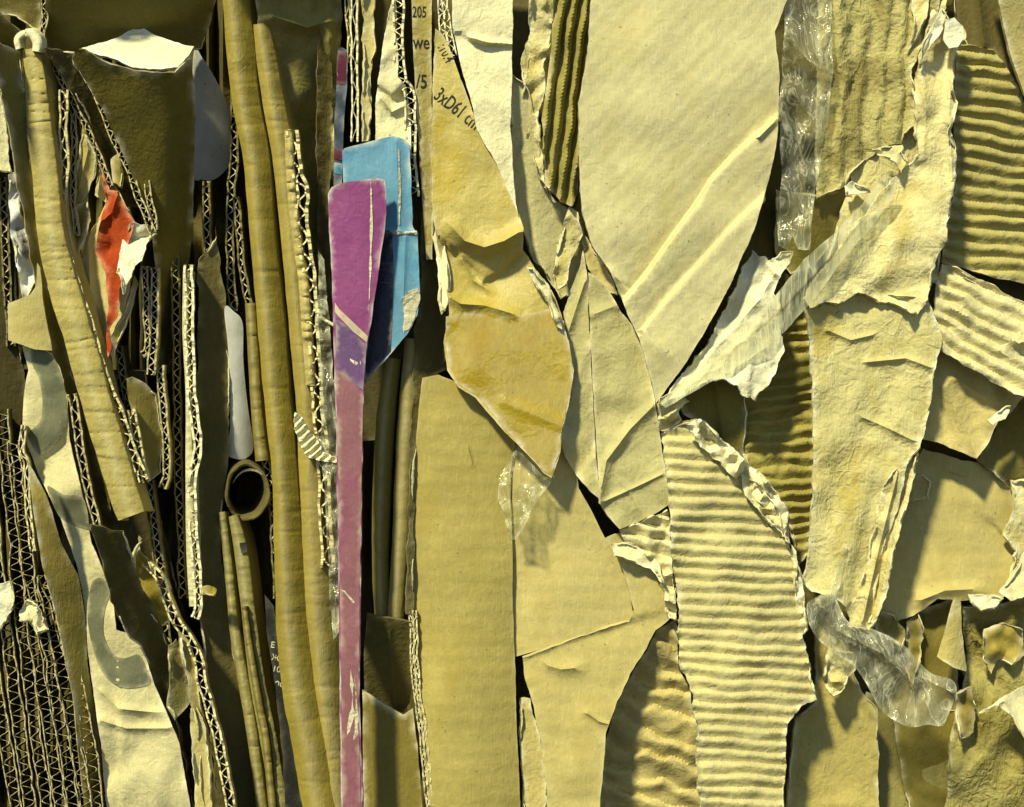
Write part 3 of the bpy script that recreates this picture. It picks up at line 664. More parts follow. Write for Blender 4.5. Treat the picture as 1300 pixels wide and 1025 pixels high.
sheet('wavy_scrap','small wavy bright scrap curling beside the purple card','cardboard',[(374,524),(383,529),(392,545),(402,558),(412,575),(430,582),(430,588),(408,586),(392,580),(380,564),(373,545)],M['pale'],12,th=3,flutes=(-42,9,5,.5),torn=1.5)
roll('dim upright fold right of the white tongue',[(318,385,14),(322,450,15),(326,520,15),(333,585,18)],'ochre_d',-30,50,2,.8,2)
sheet('plastic_film','crinkled clear film strip along the left of the purple card','plastic',[(404,318),(412,330),(418,400),(422,480),(428,500),(430,580),(430,700),(431,800),(424,812),(418,760),(414,650),(406,560),(408,480),(402,400)],M['film'],12,th=.6,torn=1.5,crumple=(7,20),slope=(-.2,0))
roll('bare wood splinter lying across the gap left of the purple card',[(406,402,4),(415,408,4),(425,414,4)],'cream',16,3,1,.8,.5,name='splinter',cat='splinter')
# ---- printed cards
mc = sheet('printed_card','narrow maroon topped card standing behind the purple card','card',[(429,62),(434,60),(441,64),(440,110),(437,160),(434,236),(423,236),(424,160),(428,100)],M['slate'],4,th=4,torn=.8,slope=(-.2,0))
overlay(mc,'maroon_print',[(429,64),(440,66),(439,108),(427,106)],M['maroon'])
overlay(mc,'maroon_print',[(424,188),(436,190),(435,204),(424,202)],M['maroon'])
overlay(mc,'blue_print',[(424,206),(435,208),(434,222),(424,220)],M['blue'])
bc = sheet('printed_card','worn blue card with a folded top behind the purple card','card',[(434,192),(437,188),(468,180),(500,173),(512,177),(520,184),(522,220),(524,288),(530,296),(533,370),(530,400),(517,424),(497,448),(470,478),(461,492),(458,400),(450,300),(436,240)],M['blue'],26,th=4,torn=.7,edge=5,slope=(.05,0),wave=(2,60),folds=[([(503,176),(507,290),(505,300)],'ridge',4,10),([(488,292),(530,296)],'ridge',3,4),([(515,300),(512,380)],'ridge',3,6)])
overlay(bc,'navy_print',[(484,296),(498,296),(500,350),(496,446),(470,476),(462,488),(462,400),(474,350)],M['navy'])  # navy print, with the purple card's cast shadow painted in
for yy in (334,342,350,358,366): overlay(bc,'pale_line',[(483,yy),(497,yy+1),(497,yy+2.2),(483,yy+1.2)],M['slate'],1.2)
overlay(bc,'scuff',[(511,376),(520,370),(530,366),(532,380),(529,402),(518,420),(511,424),(513,400)],M['worn'],1.0,th=.3,torn=2.5)
overlay(bc,'scuff',[(505,190),(507,191),(509,240),(508,286),(506,286),(506,240)],M['worn'],1.0,th=.3,torn=.8)
overlay(bc,'scuff',[(494,293),(529,293),(530,298),(500,298)],M['worn'],1.0,th=.3,torn=1)
pu = sheet('printed_card','tall purple card with scuffed edges standing in the centre left','card',[(416,246),(421,238),(432,233),(460,229),(480,227),(488,229),(490,244),(491,270),(487,300),(480,350),(473,395),(466,440),(462,490),(460,540),(459,600),(458,700),(457,800),(456,880),(458,945),(462,1070),(434,1070),(432,945),(431,840),(429,700),(427,560),(424,450),(421,350),(418,290)],M['purple'],48,th=5,torn=.7,edge=4,bow=(0,5),wave=(1.5,80),slope=(.08,0))
overlay(pu,'mauve_print',[(426,468),(445,482),(461,498),(459,600),(457,700),(456,800),(455,880),(456,940),(459,1066),(436,1066),(434,940),(433,840),(431,700),(429,560)],M['mauve'])
overlay(pu,'violet_print',[(426,404),(446,418),(465,440),(463,470),(461,496),(444,482),(427,468)],M['violet'],1.0)
overlay(pu,'pale_stripe',[(425,384),(430,392),(450,411),(467,427),(466,435),(448,421),(430,402),(425,396)],M['stripe'],1.2)
overlay(pu,'scuff',[(470,231),(472,231),(473,290),(471,350),(468,400),(470,290)],M['worn'],1.0,th=.3,torn=.9)  # pale line painted for the highlight along the spine
overlay(pu,'scuff',[(431,748),(438,750),(450,764),(449,766),(437,753)],M['worn'],1.0,th=.3,torn=.8)
overlay(pu,'scuff',[(445,850),(449,880),(451,905),(446,925),(440,938),(443,910),(446,880)],M['worn'],1.0,th=.3,torn=2.5)
overlay(pu,'scuff',[(450,860),(453,885),(455,930),(449,940),(452,900)],M['worn'],1.0,th=.3,torn=2)
overlay(pu,'scuff',[(444,455),(452,460),(463,459),(463,461),(452,463),(445,458)],M['worn'],1.0,th=.3,torn=1)
# ---- top centre edges
board('pair of thin upright edges at the top right of the dim crumpled paper',[(451,-70),(450,0),(450,60),(451,120),(450,180)],7,8,50,40,'pale','ochre_d',th=1.8,rag=2)
board('thin upright edge at the top beside the pair of thin ones',[(436,-70),(441,0),(444,50),(445,80)],5,-6,50,30,'kraft','flute_d',th=1.6)
sheet('cardboard_strip','narrow tan strip with a ragged right side at the top centre','cardboard',[(463,-70),(477,-70),(475,20),(477,60),(470,100),(471,140),(468,180),(461,180),(460,60)],M['kraft'],6,torn=2.5,th=3,slope=(-.2,0))
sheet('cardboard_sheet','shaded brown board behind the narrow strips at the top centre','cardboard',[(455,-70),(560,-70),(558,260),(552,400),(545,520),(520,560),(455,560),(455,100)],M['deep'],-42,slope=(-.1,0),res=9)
sheet('torn_board','cream torn board with a folded hole left of its raw edge','cardboard',[(500,-10),(503,20),(504,60),(505,98),(516,108),(522,140),(522,200),(478,200),(477,130),(480,100),(486,60),(493,20)],M['pale'],12,th=3,torn=1.5,folds=[([(482,112),(500,125),(515,110)],'step',-12,2,16),([(484,125),(498,142),(512,135)],'ridge',8,7),([(480,80),(500,60)],'ridge',5,14)],crumple=(4,30))
board('open white fluting down the side of the cream torn board',[(506,-70),(506,0),(505,40),(507,80),(510,104),(519,116),(521,150),(521,200),(525,250)],12,14,45,14,'pale','pale',th=2.2,rag=4)
ps = sheet('printed_strip','upright printed strip left of the amber sheet with parts of words','cardboard',[(522,-70),(548,-70),(548,60),(548,130),(550,250),(549,330),(541,330),(533,200),(527,110),(524,40)],M['kraft'],4,th=4,torn=.7,slope=(-.35,0),wave=(1,60))
for tx,x,y,sz,sx in (('205',523,22,20,.62),('we',524,62,25,.72),('/5',528,112,25,.75)): writing(ps,tx,x,y,sz,1,M['ink'],sx)
sheet('cardboard_strip','long shaded strip running down between the blue card and the amber sheet','cardboard',[(536,200),(552,240),(558,330),(570,400),(566,470),(545,480),(532,520),(527,600),(524,780),(516,780),(520,600),(528,420),(535,380)],M['dark'],-12,slope=(-.7,0),th=4)  # shadow over this strip is put into its dark colour
board('open white fluting at the top left corner of the sheet marked in centimetres',[(562,-70),(562,0),(564,30),(568,52),(572,72)],13,20,40,13,'pale','pale',th=1.7,walls=2)
# amber sheet
am = sheet('kraft_sheet','amber brown crumpled sheet marked in centimetres down the centre','cardboard',[(553,36),(562,44),(571,62),(585,100),(603,150),(630,205),(650,248),(665,290),(664,318),(680,342),(700,368),(713,400),(722,438),(728,470),(724,505),(714,545),(711,575),(700,607),(690,601),(665,572),(638,545),(604,505),(582,492),(568,470),(563,435),(570,398),(566,350),(555,310),(549,270),(547,200),(549,110)],M['amber'],30,th=3,torn=1.0,res=5,edge=4,
  ctrl=[(565,80,0),(560,200,-3),(600,200,4),(640,260,6),(570,300,8),(620,310,14),(655,300,12),(600,345,-10),(630,340,-16),(650,350,-6),(590,385,8),(640,380,4),(690,390,0),(600,440,6),(660,450,4),(710,480,2),(640,520,2),(700,590,10),(575,450,-2)],
  folds=[([(575,290),(590,306),(615,314),(640,306),(664,292)],'ridge',13,16),([(580,322),(600,340),(612,360),(640,345),(664,318)],'step',-13,2.5,26),([(562,372),(585,386),(615,388),(650,398)],'ridge',8,12),([(585,330),(600,356),(622,370)],'ridge',8,10),([(640,510),(690,530),(712,540)],'ridge',4,14)],wave=(3,60))
for tx,x,y,sz,a,sx in ((':10.4',555,60,20,62,.62),('3xD61 cm',549,124,26,38,.62)): writing(am,tx,x,y,sz,a,M['ink'],sx)
sheet('paper_scrap','pale narrow fold along the left of the amber sheet','paper',[(548,248),(555,262),(564,300),(572,352),(566,396),(558,400),(556,340),(550,300)],M['pale'],26,th=2,slope=(.6,0))
sheet('cardboard_sheet','pale grey sheet hanging from the top over the amber sheet','cardboard',[(572,-70),(649,-70),(651,20),(650,100),(648,160),(652,230),(658,275),(648,248),(628,205),(606,165),(596,120),(584,80),(575,40)],M['pale'],40,th=3,torn=1,folds=[([(598,48),(620,54),(650,56)],'ridge',8,7),([(590,46),(615,58),(650,52)],'step',-6,2,20)],wave=(4,60),crumple=(2,50))
overlay(am,'parcel_tape',[(566,402),(600,396),(650,404),(700,392),(716,408),(722,440),(727,470),(722,505),(713,545),(709,575),(700,604),(690,598),(665,569),(640,543),(606,502),(584,489),(571,468),(566,436)],M['parcel'],.8,torn=1,res=4)
roll('unseen board edge added above the view to shade the tall wrinkled fold',[(255,-100,30),(330,-110,34),(410,-120,30)],'ochre',72,120,4,.8,2)  # added out of view to cast shade on the folds below
# below blue card
roll('olive rounded upright below the blue card',[(500,455,20),(491,520,24),(486,600,24),(483,700,22),(486,800,20)],'ochre_d',-12,60,3,.9,.5)
roll('second olive rounded upright below the blue card, the right one',[(524,430,20),(518,520,24),(513,600,24),(508,700,22),(501,792,20)],'ochre_d',-4,60,3,.9,.5)
sheet('crushed_box','dark box end with rounded lower corners below the olive uprights','cardboard',[(466,780),(524,790),(523,870),(520,892),(512,905),(500,903),(463,888),(462,830)],M['dark'],-24,th=5,torn=.4,slope=(-.2,-.5),folds=[([(495,800),(500,900)],'ridge',3,6)])
sheet('cardboard_sheet','small olive sheet at the bottom right of the purple card','cardboard',[(460,876),(490,896),(512,908),(524,900),(530,950),(540,1070),(462,1070)],M['ochre_d'],-12,torn=.6)
board('narrow raw edge at the foot of the large plain left panel',[(524,775),(526,830),(531,890),(538,945),(550,1070)],9,4,50,13,'kraft','flute',th=1.7,walls=2)
# ============================================================ CENTRE AND RIGHT
sheet('cardboard_sheet','large smooth plain panel right of the dark uprights','cardboard',[(536,480),(556,476),(590,490),(625,525),(655,560),(648,600),(650,680),(651,760),(654,850),(657,945),(662,1070),(548,1070),(537,945),(524,790),(522,700),(526,600),(531,520)],M['kraft_h'],-6,th=7,torn=.6,res=5,bow=(0,14),wave=(4,120),crumple=(1.1,70),edge=3,folds=[([(594,568),(600,590)],'ridge',2.5,3),([(625,800),(632,812)],'ridge',3,5)])
sheet('cardboard_sheet','smooth squared panel under the tip of the amber sheet','cardboard',[(650,540),(722,530),(735,620),(752,650),(768,684),(784,702),(797,740),(806,789),(780,796),(730,812),(690,824),(654,834),(651,760),(650,650)],M['kraft_h'],-8,th=7,torn=.5,res=5,wave=(4,120),bow=(0,6),crumple=(1.1,60),edge=3)
sheet('torn_cardboard','broad tan panel with a torn right point below the squared panel','cardboard',[(768,684),(790,676),(800,688),(820,696),(836,712),(846,748),(857,782),(846,790),(832,800),(818,828),(800,856),(784,890),(770,930),(757,1070),(700,1070),(688,950),(678,900),(666,862),(664,836),(700,822),(760,800),(800,790),(804,775),(796,745),(786,708)],M['kraft_h'],4,th=5,torn=1.3,res=5,edge=6,slope=(.02,.06),folds=[([(655,840),(720,815),(804,788)],'step',-7,2,30),([(695,845),(712,850),(735,848)],'ridge',7,12),([(746,906),(760,916),(772,920)],'ridge',5,5),([(770,720),(836,722)],'ridge',3,10),([(670,860),(700,940),(730,990)],'ridge',5,26)],wave=(4,70))
sheet('cardboard_scrap','small light scrap at the bottom left of the broad torn panel','cardboard',[(660,888),(672,888),(682,920),(690,950),(700,1070),(666,1070),(659,940)],M['kraft'],-16)
sheet('folded_board','grey olive creased board right of the thin dark slit','cardboard',[(747,346),(757,350),(772,368),(788,396),(802,412),(815,440),(826,480),(833,520),(842,580),(851,640),(832,652),(808,664),(787,672),(772,656),(762,640),(757,560),(752,470),(748,400)],M['grey'],16,th=5,torn=.7,res=5,edge=4,folds=[([(835,510),(800,545),(770,585),(760,640)],'ridge',8,11),([(760,640),(800,622),(842,602)],'ridge',4,5),([(787,612),(800,628),(812,646)],'ridge',3,5),([(752,400),(790,385)],'ridge',4,10)],wave=(5,60),crumple=(2,40))
sheet('folded_board','narrow grey olive board left of the thin dark slit','cardboard',[(740,318),(745,345),(747,400),(751,470),(756,560),(761,634),(748,622),(732,604),(718,580),(711,560),(720,520),(726,470),(721,430),(716,396),(724,370),(736,340)],M['grey'],12,th=5,torn=1,res=5,folds=[([(745,350),(722,420)],'ridge',6,8),([(757,565),(735,605)],'step',-8,2,24),([(750,440),(735,470),(720,520)],'ridge',4,12)],crumple=(3,40))
cb = sheet('cardboard_sheet','huge pale rounded panel with diagonal creases at the top centre','cardboard',[(757,-70),(1003,-70),(999,0),(984,40),(990,100),(988,175),(976,228),(957,292),(927,362),(893,424),(862,474),(833,512),(826,480),(812,432),(792,388),(774,344),(752,312),(740,274),(735,210),(735,130),(746,70)],M['pale_diag'],34,th=6,torn=.9,res=5,edge=4,bow=(-40,16),
  folds=[([(985,150),(955,175),(930,198),(905,225),(884,258),(850,305),(818,350),(788,386)],'step',-17,.9,46),([(985,235),(940,275),(895,325),(850,375),(816,418)],'step',-11,.9,34),([(816,408),(826,428),(840,440)],'step',9,2,16),([(775,345),(790,360)],'ridge',6,10),([(988,150),(962,176)],'ridge',6,7)],crumple=(1.3,60),wave=(4,120))
sheet('corrugated_sheet','column of upright bare ridges left of the huge pale panel','cardboard',[(706,-70),(758,-70),(752,40),(742,120),(736,190),(732,246),(726,262),(712,256),(700,244),(692,236),(690,180),(688,150),(700,60)],M['flute_d'],26,th=3,torn=1.2,flutes=(98.5,15.5,13,.25),slope=(-.35,0),wave=(3,60))
sheet('torn_scrap','ragged pale scrap hanging left of the upright bare ridges','cardboard',[(674,-70),(712,-70),(704,20),(697,60),(690,85),(694,112),(684,140),(686,180),(690,210),(693,240),(684,225),(676,190),(668,160),(661,115),(664,70),(674,50),(671,20)],M['mottle'],22,th=2,torn=3,edge=10,crumple=(7,28))
sheet('cardboard_sheet','dull olive sheet with an upright seam behind the ragged pale scrap','cardboard',[(648,90),(664,104),(680,140),(690,230),(705,254),(724,266),(740,280),(744,330),(728,372),(712,380),(694,350),(678,332),(666,300),(656,262),(650,230)],M['grey'],6,th=3,folds=[([(668,200),(674,270),(680,340)],'step',-7,2,30)],slope=(-.2,-.1))
sheet('torn_scrap','small torn pale scrap under the foot of the upright bare ridges','cardboard',[(722,262),(734,270),(740,298),(736,312),(724,330),(720,362),(708,368),(702,352),(708,310),(714,285)],M['mottle'],18,th=2,torn=2.5,crumple=(5,20))
sheet('torn_scrap','dim torn slip in the notch left of the huge pale panel','cardboard',[(740,296),(752,314),(772,346),(784,374),(770,370),(752,350),(742,330)],M['kraft'],8,th=2,crumple=(3,25))
sheet('cardboard_strip','dark coloured sheet standing for the shade in the slit at the top of the grey sheet','cardboard',[(640,-70),(680,-70),(676,40),(664,100),(658,180),(662,250),(648,260),(645,100)],M['dark'],-14)  # dark sheet put in for the shade of an open slit
# film and fibrous panel
fp = sheet('fibrous_panel','upright grooved fibrous panel at the top right behind the film','cardboard',[(1040,-70),(1206,-70),(1192,10),(1180,45),(1168,64),(1158,88),(1164,130),(1163,160),(1147,170),(1146,182),(1118,188),(1080,222),(1076,238),(1052,246),(1036,252),(1036,100)],M['fibre'],8,th=4,torn=2.2,res=4.5,flutes=(92,24,5,.5),slope=(.02,-.05),folds=[([(1072,-60),(1078,100),(1082,220)],'step',10,4,50),([(1110,-60),(1118,100),(1125,190)],'step',-9,4,40)],wave=(5,60))
sheet('cardboard_sheet','olive board in the notch below the grooved fibrous panel','cardboard',[(985,240),(1042,248),(1078,236),(1085,255),(1070,300),(1030,340),(1003,350),(985,320)],M['olive'],-14,slope=(0,-.3),torn=2)
sheet('plastic_film','crumpled clear film hanging from the top beside the huge pale panel','plastic',[(999,-70),(1052,-70),(1055,30),(1058,90),(1052,150),(1042,200),(1034,250),(1030,290),(1028,317),(1014,316),(1006,300),(1000,318),(987,312),(988,270),(992,220),(990,150),(992,90),(996,30)],M['film'],34,th=.6,torn=1.5,edge=5,res=4,crumple=(9,34),folds=[([(1000,50),(1030,80),(1055,95)],'ridge',9,9),([(1000,110),(1030,150),(1044,195)],'ridge',7,7),([(996,40),(1010,60),(1004,90)],'ridge',7,6)])
sheet('cardboard_sheet','dark coloured sheet standing for the shade in the gap behind the lower end of the hanging film','cardboard',[(930,150),(1010,120),(1030,300),(1000,400),(930,470),(900,430)],M['dark'],-34)  # darkness of the gap painted as a dark sheet
# torn tall sheets
sheet('torn_sheet','mottled under layer showing between the grooved panel and the tape','cardboard',[(1090,60),(1190,60),(1200,250),(1190,360),(1100,350),(1050,330),(1078,240)],M['mottle'],-4,th=3,torn=2,crumple=(5,40),slope=(0,.05))
ts = sheet('torn_sheet','tall ragged sheet with curled edges right of the grooved panel','cardboard',[(1188,-70),(1206,-70),(1200,14),(1208,30),(1222,32),(1224,46),(1212,62),(1208,90),(1215,130),(1209,165),(1216,200),(1214,235),(1203,275),(1200,300),(1188,330),(1183,362),(1178,388),(1165,398),(1150,392),(1120,386),(1090,374),(1060,384),(1028,392),(1018,378),(1034,350),(1060,320),(1100,270),(1130,228),(1150,215),(1166,196),(1162,150),(1158,100),(1168,66),(1184,30)],M['mottle'],22,th=4,torn=4.5,res=4.5,edge=11,slope=(.05,.05),folds=[([(1170,80),(1176,140),(1172,200)],'ridge',7,14),([(1212,60),(1205,140),(1210,240)],'ridge',9,10),([(1090,374),(1130,340),(1140,300)],'ridge',6,22),([(1166,110),(1180,170),(1170,225)],'step',-7,3,26)],crumple=(5,42),wave=(6,60))
sheet('curled_scrap','small curled cup of torn paper at the top of the tall ragged sheet','paper',[(1200,24),(1212,22),(1223,34),(1224,48),(1216,60),(1204,62),(1198,50)],M['cream'],36,th=1.5,torn=1.5,ctrl=[(1211,43,-12),(1200,26,2),(1222,34,3),(1223,50,2),(1204,60,3)])
sheet('torn_sheet','tall mottled sheet bent lengthwise below the torn ragged one','cardboard',[(1020,384),(1060,374),(1120,372),(1178,380),(1186,400),(1196,425),(1190,455),(1183,500),(1176,540),(1168,570),(1152,590),(1146,620),(1134,660),(1122,700),(1112,745),(1104,790),(1082,792),(1072,770),(1058,756),(1030,752),(1020,740),(1028,690),(1033,600),(1032,500),(1028,430)],M['mottle'],12,th=4,torn=2,res=4.5,edge=8,ctrl=[(1030,450,2),(1060,450,6),(1090,450,-12),(1130,450,8),(1180,450,12),(1040,600,8),(1075,600,-8),(1110,600,8),(1150,590,10),(1045,720,6),(1080,720,-2),(1100,740,2)],folds=[([(1052,420),(1080,432),(1110,425)],'ridge',5,7),([(1100,460),(1150,455),(1190,470)],'ridge',5,7),([(1095,530),(1130,545),(1160,560)],'ridge',5,7),([(1100,640),(1085,700),(1075,770)],'step',7,3,26)],crumple=(4,38),wave=(4,60))
sheet('folded_strip','narrow layered strip with frayed lips along the foot of the bent mottled sheet','cardboard',[(1150,590),(1168,572),(1160,610),(1146,660),(1134,710),(1128,745),(1112,790),(1104,800),(1078,796),(1088,755),(1102,710),(1112,660),(1120,620),(1132,600)],M['mottle'],20,th=3,torn=2.6,edge=8,folds=[([(1140,600),(1115,700),(1095,790)],'ridge',11,9),([(1155,600),(1125,710),(1108,790)],'step',-12,2,18)],crumple=(4,26))
# right side corrugated
sheet('cardboard_sheet','dark board leaning in the top right corner beside the diagonal flap','cardboard',[(1204,-70),(1300,-70),(1290,40),(1282,90),(1260,62),(1226,60),(1214,30)],M['dark'],-16,folds=[([(1235,-60),(1250,60)],'ridge',10,12)])
sheet('folded_cardboard','smooth tan flap slanting across the top right corner','cardboard',[(1252,-70),(1450,-70),(1450,240),(1330,160),(1300,120),(1282,66)],M['kraft'],20,th=6,torn=.6,slope=(.1,-.25))
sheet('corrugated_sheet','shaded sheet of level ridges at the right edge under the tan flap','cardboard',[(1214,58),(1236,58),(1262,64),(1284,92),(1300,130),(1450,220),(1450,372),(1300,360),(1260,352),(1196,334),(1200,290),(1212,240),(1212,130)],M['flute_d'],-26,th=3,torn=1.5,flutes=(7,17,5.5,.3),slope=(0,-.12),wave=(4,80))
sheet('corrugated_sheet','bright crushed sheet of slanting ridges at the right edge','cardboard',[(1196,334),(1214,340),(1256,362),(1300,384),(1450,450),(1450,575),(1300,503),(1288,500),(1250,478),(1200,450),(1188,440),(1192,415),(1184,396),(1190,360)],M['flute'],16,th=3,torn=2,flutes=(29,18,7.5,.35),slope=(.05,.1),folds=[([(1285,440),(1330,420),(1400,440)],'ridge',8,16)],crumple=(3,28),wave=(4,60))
sheet('folded_scrap','light folded scrap tucked under the bright slanting ridges','cardboard',[(1194,446),(1230,462),(1262,484),(1298,504),(1284,522),(1268,536),(1256,560),(1240,583),(1214,572),(1190,562),(1160,554),(1172,510)],M['kraft'],-14,th=3,torn=1.6,res=5,folds=[([(1200,490),(1220,540),(1240,580)],'ridge',8,16),([(1210,480),(1260,510),(1285,515)],'ridge',6,10),([(1180,470),(1195,560)],'step',8,4,40)],crumple=(4,36))
sheet('cardboard_sheet','dull green brown board at the right edge under the folded scrap','cardboard',[(1300,505),(1450,560),(1450,720),(1340,700),(1296,640),(1262,600),(1240,585),(1268,540)],M['olive'],-55,crumple=(6,50),slope=(0,-.2))
sheet('torn_cardboard','tan panel with a torn lower lip in the right middle','cardboard',[(1144,640),(1150,600),(1172,570),(1205,580),(1240,588),(1262,600),(1282,616),(1292,650),(1302,700),(1296,735),(1282,752),(1258,770),(1236,762),(1216,764),(1190,760),(1178,768),(1160,782),(1120,792),(1108,770),(1122,710)],M['kraft_h'],-52,th=5,torn=1.8,res=5,edge=9,slope=(0,.05),folds=[([(1170,762),(1200,750),(1240,748)],'ridge',10,14),([(1262,668),(1275,682),(1282,690)],'step',-8,2,12),([(1205,600),(1225,606)],'step',-5,1.5,10)],wave=(4,60))
sheet('torn_cardboard','second tan panel with peeled patches cut off by the right edge','cardboard',[(1284,610),(1330,600),(1450,620),(1450,770),(1330,760),(1296,752),(1280,742),(1290,700),(1276,680),(1288,650)],M['mottle'],-40,th=4,torn=3,edge=10,crumple=(6,40))
sheet('cardboard_sheet','dull upright board below the torn lip of the tan panel','cardboard',[(1104,784),(1160,774),(1210,760),(1216,850),(1220,930),(1218,1070),(1160,1070),(1130,900),(1110,840)],M['ochre_d'],-78,folds=[([(1175,780),(1165,860)],'ridge',8,14)],crumple=(5,50))
sheet('paper_cone','small light cone shaped fold between the dull boards at the lower right','paper',[(1211,762),(1219,764),(1222,800),(1227,852),(1210,848),(1190,834),(1200,800)],M['kraft'],-38,th=2,torn=1,bow=(0,8),slope=(-.2,.1))
sheet('torn_cardboard','broad dull panel with peeled dark patches in the lower right corner','cardboard',[(1222,770),(1262,772),(1300,756),(1450,770),(1450,1070),(1200,1070),(1206,940),(1222,880),(1228,850)],M['fibre'],-68,th=4,torn=2,crumple=(10,45),folds=[([(1246,830),(1262,860),(1250,900)],'step',-14,3,20),([(1280,840),(1270,880)],'step',-10,3,16)],wave=(6,60))
sheet('torn_scrap','bright torn curl of paper in the lower right corner','paper',[(1242,906),(1258,896),(1276,884),(1300,872),(1340,868),(1400,880),(1400,950),(1320,965),(1300,938),(1286,912),(1268,896),(1252,904)],M['pale'],-14,th=2,torn=1.6,slope=(0,.3),folds=[([(1245,905),(1275,890),(1295,930)],'ridge',7,8)],crumple=(3,30))
sheet('cardboard_scrap','light tan board at the bottom right of the ribbed sheet','cardboard',[(1034,790),(1056,776),(1074,796),(1082,850),(1096,880),(1112,900),(1114,950),(1118,1070),(996,1070),(1006,945),(1010,912),(1036,892)],M['kraft'],-34,th=4,torn=2,crumple=(4,50))
sheet('torn_scrap','crumpled torn tuft beside the lower end of the ribbed sheet','paper',[(1052,800),(1064,822),(1082,830),(1084,850),(1070,872),(1058,884),(1050,870),(1046,850),(1052,830)],M['mottle'],6,th=2,torn=4,crumple=(9,16))
sheet('cardboard_sheet','lower dull board filling the bottom right between film and corner','cardboard',[(1100,880),(1215,900),(1240,1070),(1105,1070)],M['olive'],-85)
# middle corrugated
rb = sheet('corrugated_sheet','large ribbed sheet with torn liner in the lower centre right','cardboard',[(838,552),(862,540),(884,534),(900,545),(918,562),(940,584),(958,606),(978,626),(998,652),(1004,690),(1010,730),(1017,770),(1022,810),(1030,850),(1037,888),(1020,896),(1006,905),(1000,940),(992,1070),(890,1070),(886,930),(876,880),(863,852),(862,800),(858,740),(854,690),(850,640),(843,590)],M['flute'],20,th=3,torn=3.5,res=3.4,edge=9,flutes=(2.5,15.2,4.8,.22),slope=(0,.06),bow=(0,14),wave=(5,70),crumple=(3,40))
sheet('torn_scrap','crumpled torn rim along the upper right of the large ribbed sheet','cardboard',[(872,540),(888,532),(908,546),(928,564),(952,592),(980,620),(1000,650),(1002,690),(992,682),(978,652),(958,636),(934,610),(915,588),(892,566)],M['pale'],30,th=2,torn=4,edge=9,crumple=(12,17))
sheet('corrugated_sheet','dim ribbed sheet behind the tape right of the bright torn paper','cardboard',[(952,424),(985,404),(1022,392),(1028,430),(1033,520),(1034,620),(1026,700),(1012,720),(1002,660),(982,624),(950,596),(934,560),(938,500)],M['flute_d'],-30,th=3,torn=2,flutes=(-5,15,6,.5),crumple=(3,25))
sheet('folded_board','dim folded board in the hollow under the bright torn paper','cardboard',[(858,500),(880,488),(910,478),(944,480),(948,540),(945,590),(930,592),(912,560),(886,534),(866,526)],M['olive'],-16,th=4,folds=[([(905,480),(915,560)],'step',-10,2,30)],slope=(0,-.3))
sheet('torn_scrap','small light scraps where the ribbed sheet meets the huge pale panel','paper',[(832,512),(850,506),(866,500),(876,510),(862,522),(866,534),(848,548),(838,546)],M['mottle'],14,th=2,torn=2,crumple=(7,16))
sheet('corrugated_scrap','crushed ribs peeking out left of the large ribbed sheet','cardboard',[(786,674),(810,664),(848,648),(853,690),(857,740),(859,790),(848,786),(842,745),(828,712),(806,694),(794,690)],M['flute'],10,th=3,torn=2.5,flutes=(15,16,7,.4),crumple=(5,18))
sheet('torn_paper','bright cream torn paper under the diagonal tape','paper',[(955,318),(964,326),(976,332),(992,322),(1004,320),(1001,342),(990,356),(984,372),(992,400),(990,425),(996,445),(990,462),(980,480),(970,498),(958,510),(946,504),(936,488),(915,482),(896,486),(868,502),(842,515),(836,513),(862,480),(893,440),(920,395),(940,350)],M['cream'],26,th=2.5,torn=4,res=4,edge=6,folds=[([(985,345),(965,380),(930,420),(890,460)],'ridge',6,12),([(960,330),(940,400),(900,450)],'step',-7,2,18),([(1000,350),(960,420),(950,500)],'step',6,2,22)],crumple=(5,24),slope=(0,.1))
sheet('packing_tape','long clear tape strip slanting over the bright torn paper','tape',[(1122,222),(1140,228),(1134,250),(1110,284),(1070,330),(1040,372),(1005,412),(975,440),(930,470),(880,498),(845,518),(838,512),(860,490),(905,448),(950,410),(985,375),(1020,330),(1060,295),(1095,258)],M['tape'],42,th=.6,torn=.8,res=4.5,folds=[([(1128,240),(1060,322),(990,396),(880,485)],'step',2.5,1.2,8)],wave=(3,60),crumple=(1.2,50))
sheet('crumpled_board','crumpled dull board at the bottom left of the ribbed sheet','cardboard',[(858,784),(862,850),(876,880),(888,930),(900,1070),(756,1070),(768,940),(785,890),(802,856),(820,826),(834,800)],M['kraft'],-36,th=4,torn=1.8,res=5,flutes=(18,26,7,.6),slope=(.1,-.25),crumple=(5,40))
sheet('plastic_film','crumpled milky film bag lying across the lower right','plastic',[(1024,768),(1034,760),(1046,754),(1060,760),(1068,776),(1078,790),(1100,796),(1130,808),(1150,822),(1166,840),(1184,856),(1206,862),(1214,872),(1212,888),(1204,908),(1197,922),(1178,920),(1156,924),(1134,914),(1114,896),(1102,872),(1084,846),(1058,828),(1036,808),(1026,790)],M['bag'],34,th=.7,torn=.8,res=4,edge=5,smooth=True,crumple=(10,36),folds=[([(1045,760),(1060,800),(1120,830),(1160,870)],'ridge',10,10),([(1090,820),(1120,880),(1150,915)],'step',8,2,26),([(1130,812),(1170,860),(1210,880)],'ridge',7,9)])
sheet('plastic_film','small clear crumpled film at the tip of the amber sheet','plastic',[(656,572),(646,584),(636,604),(632,632),(640,650),(646,684),(656,682),(668,664),(676,645),(694,620),(704,604),(692,606),(676,590)],M['film'],32,th=.7,torn=.8,res=3.5,edge=5,smooth=True,crumple=(10,18),folds=[([(654,580),(646,620),(650,680)],'ridge',8,6)])
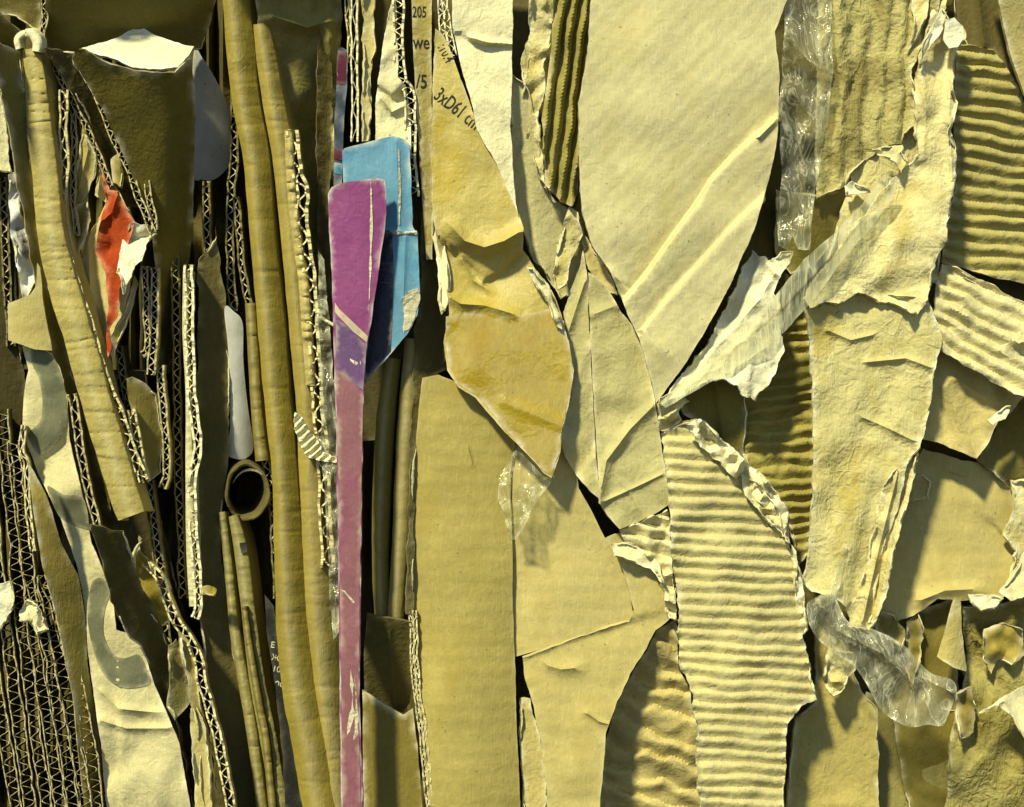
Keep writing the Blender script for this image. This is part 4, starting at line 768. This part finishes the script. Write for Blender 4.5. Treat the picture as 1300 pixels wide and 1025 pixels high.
sheet('plastic_film','thin film strand crossing the foot of the bent mottled sheet','plastic',[(1070,690),(1076,692),(1068,740),(1058,765),(1044,772),(1034,762),(1052,752)],M['film'],28,th=.6,torn=.8,crumple=(5,20))

# extra torn layers
for lab,poly,mt,d,kw in (
 ('bright little peel curling in the notch under the grooved panel',[(1072,236),(1082,230),(1096,236),(1106,243),(1090,246),(1074,248)],'cream',16,dict(crumple=(3,12))),
 ('curled brown peel at the lower right corner of the grooved panel',[(1108,192),(1122,186),(1146,184),(1152,204),(1144,220),(1136,206),(1120,198)],'mottle',24,dict(crumple=(5,14),slope=(0,.3))),
 ('bright torn tip standing on the light folded scrap at the right',[(1254,534),(1266,524),(1282,514),(1276,532),(1262,540)],'cream',14,dict(slope=(0,.4))),
 ('torn light layer along the right point of the broad tan panel',[(776,690),(796,688),(818,698),(836,714),(844,742),(836,738),(826,722),(800,712),(780,706)],'pale',14,dict(crumple=(3,20),slope=(0,.2))),
 ('cream peel hanging at the torn lower lip of the tan right panel',[(1226,752),(1244,756),(1262,754),(1274,760),(1262,772),(1246,776),(1236,766)],'cream',-40,dict(crumple=(4,16),slope=(0,.3))),
 ('narrow torn ply standing under the left end of the tan right panel',[(1150,790),(1166,776),(1174,800),(1168,840),(1158,880),(1150,850)],'ochre_d',-54,dict(crumple=(5,22))),
 ('ragged dark ply beside the foot of the layered mottled strip',[(1112,775),(1136,782),(1150,800),(1146,822),(1128,812),(1112,800)],'olive',-36,dict(crumple=(6,18))),
 ('level seam of board at the top left of the tan right panel',[(1140,612),(1172,602),(1182,612),(1180,634),(1146,640),(1136,632)],'kraft',-40,dict(slope=(0,-.3))),
 ('peeled pale layer at the right edge beside the tan right panel',[(1268,752),(1284,730),(1300,700),(1340,690),(1340,750),(1300,756),(1284,762)],'pale',-26,dict(crumple=(4,24),slope=(0,.3))),
 ('torn brown layer lying on the upper part of the fibrous grooved panel',[(1150,-70),(1186,-70),(1180,10),(1166,50),(1152,64),(1160,30),(1156,-10)],'mottle',18,dict(crumple=(5,22))),
 ('pale torn sliver between the fibrous panel and the curled cup',[(1186,30),(1196,10),(1204,16),(1196,40),(1180,62),(1168,78),(1172,56)],'cream',30,dict(crumple=(4,14))),
 ('torn tan ply lying beside the peeled dark patches at lower right',[(1250,800),(1274,790),(1296,800),(1300,830),(1284,846),(1268,838),(1258,856),(1248,836)],'ochre',-56,dict(crumple=(7,18))),
 ('small brown ply shard by the lower end of the milky film bag',[(1214,880),(1232,872),(1240,896),(1236,930),(1220,940),(1214,910)],'ochre_d',-46,dict(crumple=(5,18))),
 ('crushed liner shred lying on the upper right of the large ribbed sheet',[(940,600),(962,612),(984,640),(994,672),(980,668),(962,646),(944,630)],'mottle',32,dict(crumple=(7,13))),
 ('narrow torn liner hanging along the right side of the large ribbed sheet',[(1004,690),(1012,700),(1020,750),(1026,800),(1020,806),(1012,770),(1006,730)],'pale',27,dict(crumple=(4,14))),
 ('torn light sliver on the right rim of the amber sheet',[(668,338),(678,340),(696,364),(708,392),(714,418),(706,414),(694,384),(678,358)],'pale',40,dict(crumple=(2,14))),
 ('dark folded slip beside the cream paper at the left of the dim folded board',[(838,520),(852,524),(864,534),(858,546),(842,552)],'ochre_d',6,dict(crumple=(4,14)))):
    sheet('torn_scrap',lab,'cardboard',poly,M[mt],d,th=2,torn=2.2,edge=8,**kw)
